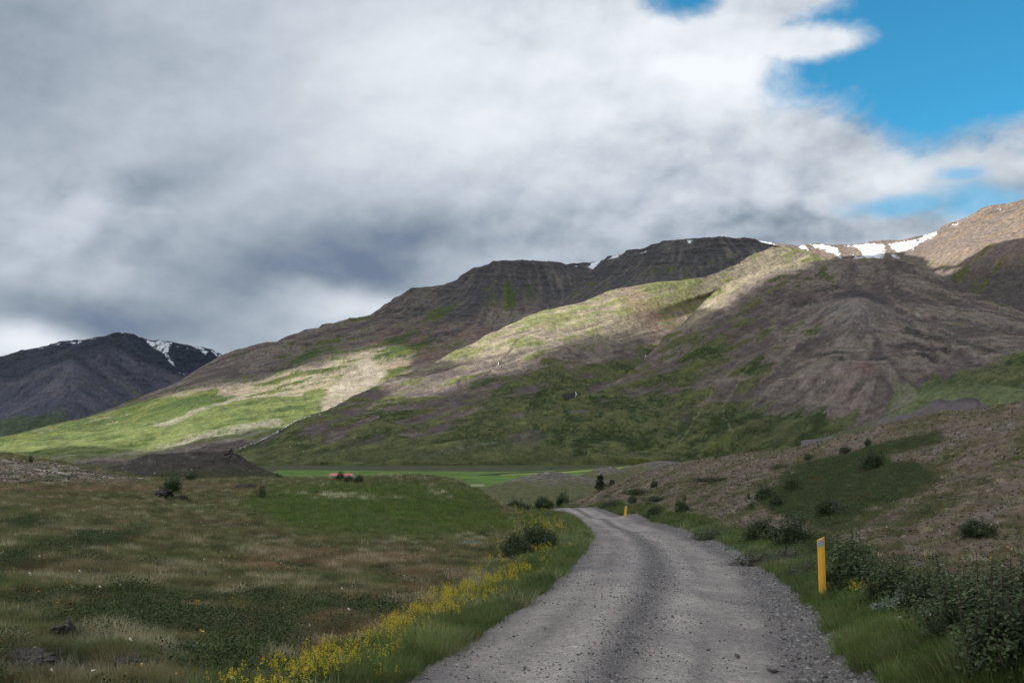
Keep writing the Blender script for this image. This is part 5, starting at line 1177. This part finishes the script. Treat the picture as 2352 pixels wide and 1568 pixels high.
# rocky knob on the dark mound: stacked blocks
def cairn():
    x, y, z = [float(q) for q in P(530, 1041, 258)]
    r = bpy.data.objects.new('cairn', None); r.location = (x, y, z); link(r); tag(r, 'small jagged pile of rocks on the peak of the dark mound', 'rock pile')
    g = np.random.default_rng(5)
    for k, (dx, dz, s) in enumerate([(-.6, 0, .6), (.4, .05, .65), (1.2, -.2, .55), (-.05, .5, .5), (.25, .9, .42), (.1, 1.25, .28), (-1.3, -.25, .5), (1.9, -.6, .5)]):
        o = bpy.data.objects.new('stone', rock_mesh('stone', 330 + k, M_ROCK, 2)); o.location = (dx, g.normal(0, .2), dz); o.scale = (s, s, s * .8); o.rotation_euler = (g.uniform(0, 3), 0, g.uniform(0, 3)); link(o, r)
cairn()
def far_rock(label, u, v, d, w_, h_, seed, mat):
    x, y, z = [float(q) for q in P(u, v, d)]
    o = bpy.data.objects.new('boulder', rock_mesh('boulder', seed, mat, 2)); o.location = (x, y, z); o.scale = (w_ / 2, w_ / 2, h_ / 2); link(o); tag(o, label, 'boulder')
M_PALEROCK = stone_mat('pale_boulder', False, (0.42, 0.42, 0.36))
far_rock('tiny white boulder on the green foot slope, lowest of three', 697, 1036, 1870, 3.2, 3.2, 341, M_PALEROCK)
far_rock('tiny pale boulder on the green foot slope, leftmost of three', 666, 1025.5, 1890, 4.0, 2.8, 342, M_PALEROCK)
far_rock('tiny pale boulder on the green foot slope, highest of three', 687, 1018, 1915, 2.8, 2.2, 343, M_PALEROCK)

# ------------------------------------------------------------------ road marker posts
M_POST = plain('orange_yellow_plastic', (.84, .45, .045), 0.45, 6, 0.10, 0.4); M_REFL = plain('grey_reflector', (.30, .36, .38), 0.3, 3, 0.05, 0.5); M_SLEEVE = plain('grey_metal_sleeve', (.17, .165, .16), 0.7, 10, 0.25); M_REFL2 = plain('worn_white_reflector', (.55, .50, .42), 0.4, 3, .1)
def post(label, x, y, z, h, lean, yaw, refl, w_=0.125):
    r = bpy.data.objects.new('marker_post', None); r.location = (x, y, z); r.rotation_euler = (0, lean, yaw); link(r); tag(r, label, 'road marker post', 'yellow marker posts along the right road edge')
    # hollow profile bent round a shallow arc, cut off at a slant
    n = 10; V, Fc = [], []; hw = w_ / 2; th = 0.006
    ring = [(-hw + w_ * i / n, -0.022 * math.cos((i / n - .5) * math.pi) - .012) for i in range(n + 1)]
    ring += [(hw, .012)] + [(hw - w_ * i / n, .012) for i in range(1, n + 1)]
    m = len(ring)
    for zz in (-0.25, 0.02, 0.4, 0.75, 1.0):
        for (a, b) in ring:
            top = h * zz if zz < 1 else h - 0.042 * (0.5 - a / w_)
            V.append((a, b, top))
    for k in range(4):
        for j in range(m): Fc.append((k * m + j, k * m + (j + 1) % m, (k + 1) * m + (j + 1) % m, (k + 1) * m + j))
    me = bpy.data.meshes.new('body'); me.from_pydata(V, [], Fc + [tuple(range(4 * m, 5 * m))]); me.materials.append(M_POST)
    ob = bpy.data.objects.new('body', me); link(ob, r)
    bv = ob.modifiers.new('edge', 'BEVEL'); bv.width = .003; bv.segments = 2; bv.limit_method = 'ANGLE'
    # reflector set into the front, follows the slant and the curve
    V, Fc = [], []; x0, x1 = -hw * .90, hw * .72; k = 8
    for i in range(k + 1):
        a = x0 + (x1 - x0) * i / k; yb = -0.022 * math.cos(((a + hw) / w_ - .5) * math.pi) - .012
        for zt, yo in ((h - .115 - .03 * (0.5 - a / w_), -.0035), (h - .018 - .042 * (0.5 - a / w_), -.0035), (h - .018 - .042 * (0.5 - a / w_), .001), (h - .115 - .03 * (0.5 - a / w_), .001)): V.append((a, yb + yo, zt))
    for i in range(k):
        for j in range(4): Fc.append((i * 4 + j, i * 4 + (j + 1) % 4, i * 4 + 4 + (j + 1) % 4, i * 4 + 4 + j))
    Fc += [(0, 1, 2, 3), (k * 4 + 3, k * 4 + 2, k * 4 + 1, k * 4)]
    me = bpy.data.meshes.new('reflector'); me.from_pydata(V, [], Fc); me.materials.append(refl); link(bpy.data.objects.new('reflector', me), r)
    V, Fc = [], []; s = 1.16
    for zz, sc in ((-.3, s), (.055, s), (.062, s * .97)):
        for (a, b) in ring: V.append((a * sc, b * sc * 1.2 - .003, zz))
    for k in range(2):
        for j in range(m): Fc.append((k * m + j, k * m + (j + 1) % m, (k + 1) * m + (j + 1) % m, (k + 1) * m + j))
    me = bpy.data.meshes.new('base_sleeve'); me.from_pydata(V, [], Fc + [tuple(range(2 * m, 3 * m))]); me.materials.append(M_SLEEVE); link(bpy.data.objects.new('base_sleeve', me), r)
x, y, z, d = hit(1890, 1384)
post('nearest orange yellow marker post with grey reflector beside the right road edge', x, y, z, 139 / F * d, 0.0, -0.12, M_REFL, 15 / F * d)
x, y, z, d = hit(1435, 1187.5)
post('second marker post, leaning slightly, at the bend right of the road', x, y, z - .05, 27 / F * d, 0.13, -0.2, M_REFL2, 5.2 / F * d)
d = 132; x, y, _ = [float(q) for q in P(1288, 1176, d)]; z = float(ground(np.array([x]), np.array([y]))[0])
ztop = ZC - (1172 - 1030) / F * d
post('farthest tiny marker post, only its top showing where the road dips', x, y, z, max(ztop - z, .5), 0, 0, M_REFL2, .26)

# ------------------------------------------------------------------ farm in the valley
M_RED = plain('faded_red_roof_sheet', (.52, .15, .16), 0.6, .5, .10); M_WALL = plain('white_painted_wall', (.78, .78, .78), .8, .7, .08); M_TRIM = plain('dark_grey_trim', (.07, .09, .11), .7, 1, .1); M_DARKGLASS = plain('dark_window_glass', (.02, .02, .025), .2, 1, .05, .5)
def boxm(name, c, s, mat, parent, rot=0, bev=0):
    v = np.array([(sx, sy, sz) for sx in (-.5, .5) for sy in (-.5, .5) for sz in (-.5, .5)]) * np.array(s) + np.array(c)
    f = [(0, 1, 3, 2), (4, 6, 7, 5), (0, 4, 5, 1), (2, 3, 7, 6), (0, 2, 6, 4), (1, 5, 7, 3)]
    me = bpy.data.meshes.new(name); me.from_pydata([tuple(q) for q in v], [], f); me.materials.append(mat); o = bpy.data.objects.new(name, me); link(o, parent)
    if bev: b = o.modifiers.new('edge', 'BEVEL'); b.width = bev; b.segments = 2
    return o
def barn():
    d = 1000; x, y, _ = [float(q) for q in P(786, 1091, d)]; zb = ZC - 30.2
    r = bpy.data.objects.new('barn', None); r.location = (x, y, zb); r.rotation_euler = (0, 0, math.radians(-17)); link(r); tag(r, 'long low barn with faded red roof and white gable in the valley field', 'barn')
    Lh, Wh, eh, rh = 12.2, 4.0, 4.0, 5.9
    V = [(-Lh, -Wh, 0), (Lh, -Wh, 0), (Lh, Wh, 0), (-Lh, Wh, 0), (-Lh, -Wh, eh), (Lh, -Wh, eh), (Lh, Wh, eh), (-Lh, Wh, eh), (-Lh, 0, rh), (Lh, 0, rh)]
    me = bpy.data.meshes.new('wall'); me.from_pydata(V, [], [(0, 1, 5, 4), (2, 3, 7, 6), (1, 2, 6, 9, 5), (3, 0, 4, 8, 7)]); me.materials.append(M_WALL); w_ = bpy.data.objects.new('wall', me); link(w_, r)
    ov = .5; sl_ = (rh - eh) / Wh; V, Fc = [], []
    for sgn in (-1, 1):          # corrugated sheets as real ridges
        n = 56; k = len(V)
        for i in range(n + 1):
            xx = -Lh - ov + (2 * Lh + 2 * ov) * i / n; b = .06 * (i % 2)
            V += [(xx, sgn * (Wh + ov), eh - ov * sl_ + b + .08), (xx, 0, rh + b + .08), (xx, sgn * (Wh + ov), eh - ov * sl_ + b - .04)]
        for i in range(n): Fc += [(k + 3 * i, k + 3 * i + 3, k + 3 * i + 4, k + 3 * i + 1), (k + 3 * i, k + 3 * i + 2, k + 3 * i + 5, k + 3 * i + 3)]
    me = bpy.data.meshes.new('roof'); me.from_pydata(V, [], Fc); me.materials.append(M_RED); link(bpy.data.objects.new('roof', me), r)
    for sgn in (-1, 1):
        a = math.atan(sl_); ln = (Wh + ov) / math.cos(a)
        o = boxm('gable_trim', (0, 0, 0), (.25, ln, .35), M_TRIM, r); o.location = (Lh + ov, sgn * (Wh + ov) / 2, (rh + eh - ov * sl_) / 2 + .12); o.rotation_euler = (-sgn * a, 0, 0)
    for i in range(6): boxm('window', (-10 + i * 4, -Wh - .03, 2.2), (1.3, .1, .9), M_DARKGLASS, r)
    boxm('door', (Lh + .05, 0, 1.4), (.12, 2.6, 2.8), M_TRIM, r)
barn()
def shed():
    d = 990; x, y, _ = [float(q) for q in P(827, 1091, d)]
    r = bpy.data.objects.new('shed', None); r.location = (x, y, ZC - 30.2); link(r); tag(r, 'low white roofed shed right of the red roofed barn', 'shed')
    boxm('wall', (0, 0, 1.5), (4.6, 4, 3.0), M_WALL, r); boxm('roof', (0, 0, 3.22), (5.4, 4.8, .4), M_WALL, r); boxm('door', (0, -2.03, 1.1), (1.6, .1, 2.2), M_TRIM, r)
shed()
def car():
    d = 1460; x, y, z = [float(q) for q in P(1266, 1081.2, d)]; z = ZC - 30.0
    r = bpy.data.objects.new('parked_car', None); r.location = (x, y, z); r.rotation_euler = (0, 0, .15); link(r); tag(r, 'tiny dark car standing at the edge of the pale hay field', 'car')
    M_CAR = plain('black_car_paint', (.012, .013, .016), .3, 1, .05, .5)
    def prof(name, pts_, wd, mat):
        n = len(pts_); V = [(a, -wd / 2, b) for a, b in pts_] + [(a, wd / 2, b) for a, b in pts_]
        Fc = [tuple(range(n))[::-1], tuple(range(n, 2 * n))] + [(i, (i + 1) % n, n + (i + 1) % n, n + i) for i in range(n)]
        me = bpy.data.meshes.new(name); me.from_pydata(V, [], Fc); me.materials.append(mat); o = bpy.data.objects.new(name, me); link(o, r); b = o.modifiers.new('edge', 'BEVEL'); b.width = .06; b.segments = 2; return o
    prof('body', [(-2.3, .35), (2.3, .35), (2.35, .8), (1.5, 1.0), (.9, 1.05), (-2.25, 1.1), (-2.35, .7)], 1.8, M_CAR)
    prof('cabin', [(1.0, 1.04), (.35, 1.62), (-1.9, 1.68), (-2.2, 1.09)], 1.6, M_CAR)
    prof('window', [(.78, 1.12), (.3, 1.52), (-1.8, 1.56), (-2.0, 1.14)], 1.64, M_DARKGLASS)
    for sx in (-1.4, 1.45):
        for sy in (-.85, .85):
            a = np.linspace(0, 2 * np.pi, 17)[:-1]; V = [(sx + .36 * math.cos(t), sy - .12, .36 + .36 * math.sin(t)) for t in a] + [(sx + .36 * math.cos(t), sy + .12, .36 + .36 * math.sin(t)) for t in a]
            me = bpy.data.meshes.new('wheel'); me.from_pydata(V, [], [tuple(range(16))[::-1], tuple(range(16, 32))] + [(i, (i + 1) % 16, 16 + (i + 1) % 16, 16 + i) for i in range(16)]); me.materials.append(M_TRIM); link(bpy.data.objects.new('wheel', me), r)
car()

# ------------------------------------------------------------------ water on the hillsides: ribbons laid in the gullies
M_WATER = plain('white_water', (.42, .45, .48), .35, .08, .25, .5)
def ribbon(name, label, pts_, wd, layer, lift=1.2):
    U, V, X, Y, Z_ = layer; V_, Fc = [], []
    p = []
    for i in range(len(pts_) - 1):
        (a, b), (c, e) = pts_[i], pts_[i + 1]; n = max(2, int(math.hypot(c - a, e - b) / 3))
        for t in np.linspace(0, 1, n, endpoint=False): p.append((a + (c - a) * t, b + (e - b) * t))
    p.append(pts_[-1]); Q = []
    for k, (u, v) in enumerate(p):
        u += 1.5 * math.sin(k * 1.7) + 1.0 * math.sin(k * .6); i = int(np.argmin(np.abs(U[:, 0] - u)))
        j = int(np.argmin(np.abs(V[i] - v))); Q.append((X[i, j], Y[i, j], Z_[i, j] + lift))
    for k, q in enumerate(Q):
        w_ = wd * max(0.06, 0.45 + 0.35 * math.sin(k * 2.1) + 0.35 * math.sin(k * 0.73 + 1)); V_ += [(q[0] - w_ / 2, q[1] - .3, q[2]), (q[0], q[1] - .6, q[2] + w_ * .12), (q[0] + w_ / 2, q[1] - .3, q[2])]
    for k in range(len(Q) - 1): Fc += [(3 * k, 3 * k + 1, 3 * k + 4, 3 * k + 3), (3 * k + 1, 3 * k + 2, 3 * k + 5, 3 * k + 4)]
    me = bpy.data.meshes.new(name); me.from_pydata(V_, [], Fc); me.materials.append(M_WATER); o = bpy.data.objects.new(name, me); link(o); tag(o, label, kind='structure')
ribbon('stream', 'pale braided stream running down the gully between the slopes', [(735, 950), (700, 958), (672, 970), (645, 985), (618, 994), (605, 1000), (570, 1020), (540, 1032)], 5, hC[1], 1.0)
ribbon('waterfall', 'thin white waterfall beside the black rock hollow', [(1323, 903), (1322, 912), (1319, 922)], 2.6, hC[1], 2.0)
ribbon('waterfall', 'thin upper waterfall in the shaded gully head', [(1482, 820), (1478, 836)], 2.4, hC[1], 2.0)
ribbon('waterfall', 'narrow stream glinting on the boundary of sun and shade', [(1145, 828), (1140, 840)], 2.2, hC[1], 2.0)
print('things', time.time() - T0)
# ------------------------------------------------------------------ unseen cloud layer added above and to the left to shade the land
# its gaps are shaped to sunlight the chosen slopes; the layer lies between the valley and the sun, outside the picture
def clouds():
    S = np.concatenate(LIT); BASE = 2250.0
    t = (BASE - S[:, 2]) / SUN[2]
    px = S[:, 0] + SUN[0] * t; py = S[:, 1] + SUN[1] * t; lit = S[:, 3]
    cs = 32.0; x0, x1, y0, y1 = -9000, 2400, -4200, 9800
    nx, ny = int((x1 - x0) / cs), int((y1 - y0) / cs)
    ix = ((px - x0) / cs).astype(int); iy = ((py - y0) / cs).astype(int)
    ok = (ix >= 0) & (ix < nx) & (iy >= 0) & (iy < ny)
    sw = np.zeros((nx, ny)); sl_ = np.zeros((nx, ny))
    np.add.at(sw, (ix[ok], iy[ok]), 1.0); np.add.at(sl_, (ix[ok], iy[ok]), lit[ok])
    wgt = gsm(gsm(sw, 0.9, 0), 0.9, 1); val = gsm(gsm(sl_, 0.9, 0), 0.9, 1)
    lit2 = np.where(wgt > 1e-4, val / np.maximum(wgt, 1e-4), 0)
    # close pin-holes between samples
    w2 = gsm(gsm((wgt > 0.02).astype(float), 1.1, 0), 1.1, 1); lit2 = gsm(gsm(lit2 * (wgt > 0.02), 1.1, 0), 1.1, 1) / np.maximum(w2, 0.05)
    lit2 = np.clip(lit2, 0, 1)
    gx = x0 + (np.arange(nx) + 0.5) * cs; gy = y0 + (np.arange(ny) + 0.5) * cs
    X, Y = np.meshgrid(gx, gy, indexing='ij')
    dens = 1 - ss(lit2 + 0.05 * fbm(X / 150, Y / 150, 3, 200), 0.12, 0.50)
    el = np.degrees(np.arctan2(BASE, np.hypot(X, Y))); az = np.degrees(np.arctan2(X, Y))
    keep = (el > 27.2) | (np.abs(az) > 29.0)
    edge = np.minimum.reduce([X - x0, x1 - X, Y - y0, y1 - Y]) + 500 * fbm(X / 900, Y / 900, 3, 205)
    dens = dens * ss(edge, 300, 1300)
    lump = 0.5 + 0.5 * fbm(X / 700, Y / 700, 5, 201)
    zb = BASE - 60 * dens * lump; zt = BASE + 6 + 260 * dens * (0.4 + lump)
    dk = (dens > 0.02) & keep
    fm = dk[:-1, :-1] & dk[1:, :-1] & dk[:-1, 1:] & dk[1:, 1:]
    fq = grid_faces(nx, ny).reshape(nx - 1, ny - 1, 4)[fm]
    vb = np.stack([X, Y, zb], -1).reshape(-1, 3); vt = np.stack([X, Y, zt], -1).reshape(-1, 3)
    used = np.unique(fq); remap = -np.ones(nx * ny, int); remap[used] = np.arange(len(used))
    fq = remap[fq]; n = len(used)
    V_ = np.concatenate([vb[used], vt[used]]); Fq = np.concatenate([fq[:, ::-1], fq + n])
    dd = np.repeat(dens.ravel()[used][None], 2, 0).ravel()
    m = bpy.data.materials.new('shading_cloud_vapour'); m.use_nodes = True; b = NB(m.node_tree)
    a = b.n('ShaderNodeAttribute', attribute_name='Col').outputs['Fac']
    tr = b.n('ShaderNodeBsdfTranslucent', {'Color': (0.93, 0.94, 0.96, 1)}); df = b.n('ShaderNodeBsdfDiffuse', {'Color': (0.9, 0.91, 0.93, 1)})
    mx = b.n('ShaderNodeMixShader', {0: 0.82, 1: df.outputs[0], 2: tr.outputs[0]})
    fac = b.mr(a, 0.0, 0.9, 0.0, 1.0)
    m2 = b.n('ShaderNodeMixShader', {0: fac, 1: b.n('ShaderNodeBsdfTransparent').outputs[0], 2: mx.outputs[0]})
    b.n('ShaderNodeOutputMaterial', {'Surface': m2.outputs[0]})
    o = bpy.data.objects.new('clouds', mesh_np('clouds', V_, Fq, [m], np.repeat(dd[:, None], 3, 1)))
    link(o); tag(o, kind='stuff', label='unseen grey cloud layer added for shade, gaps shaped to sunlight chosen slopes')
clouds()
print('clouds', time.time() - T0)

#@@END
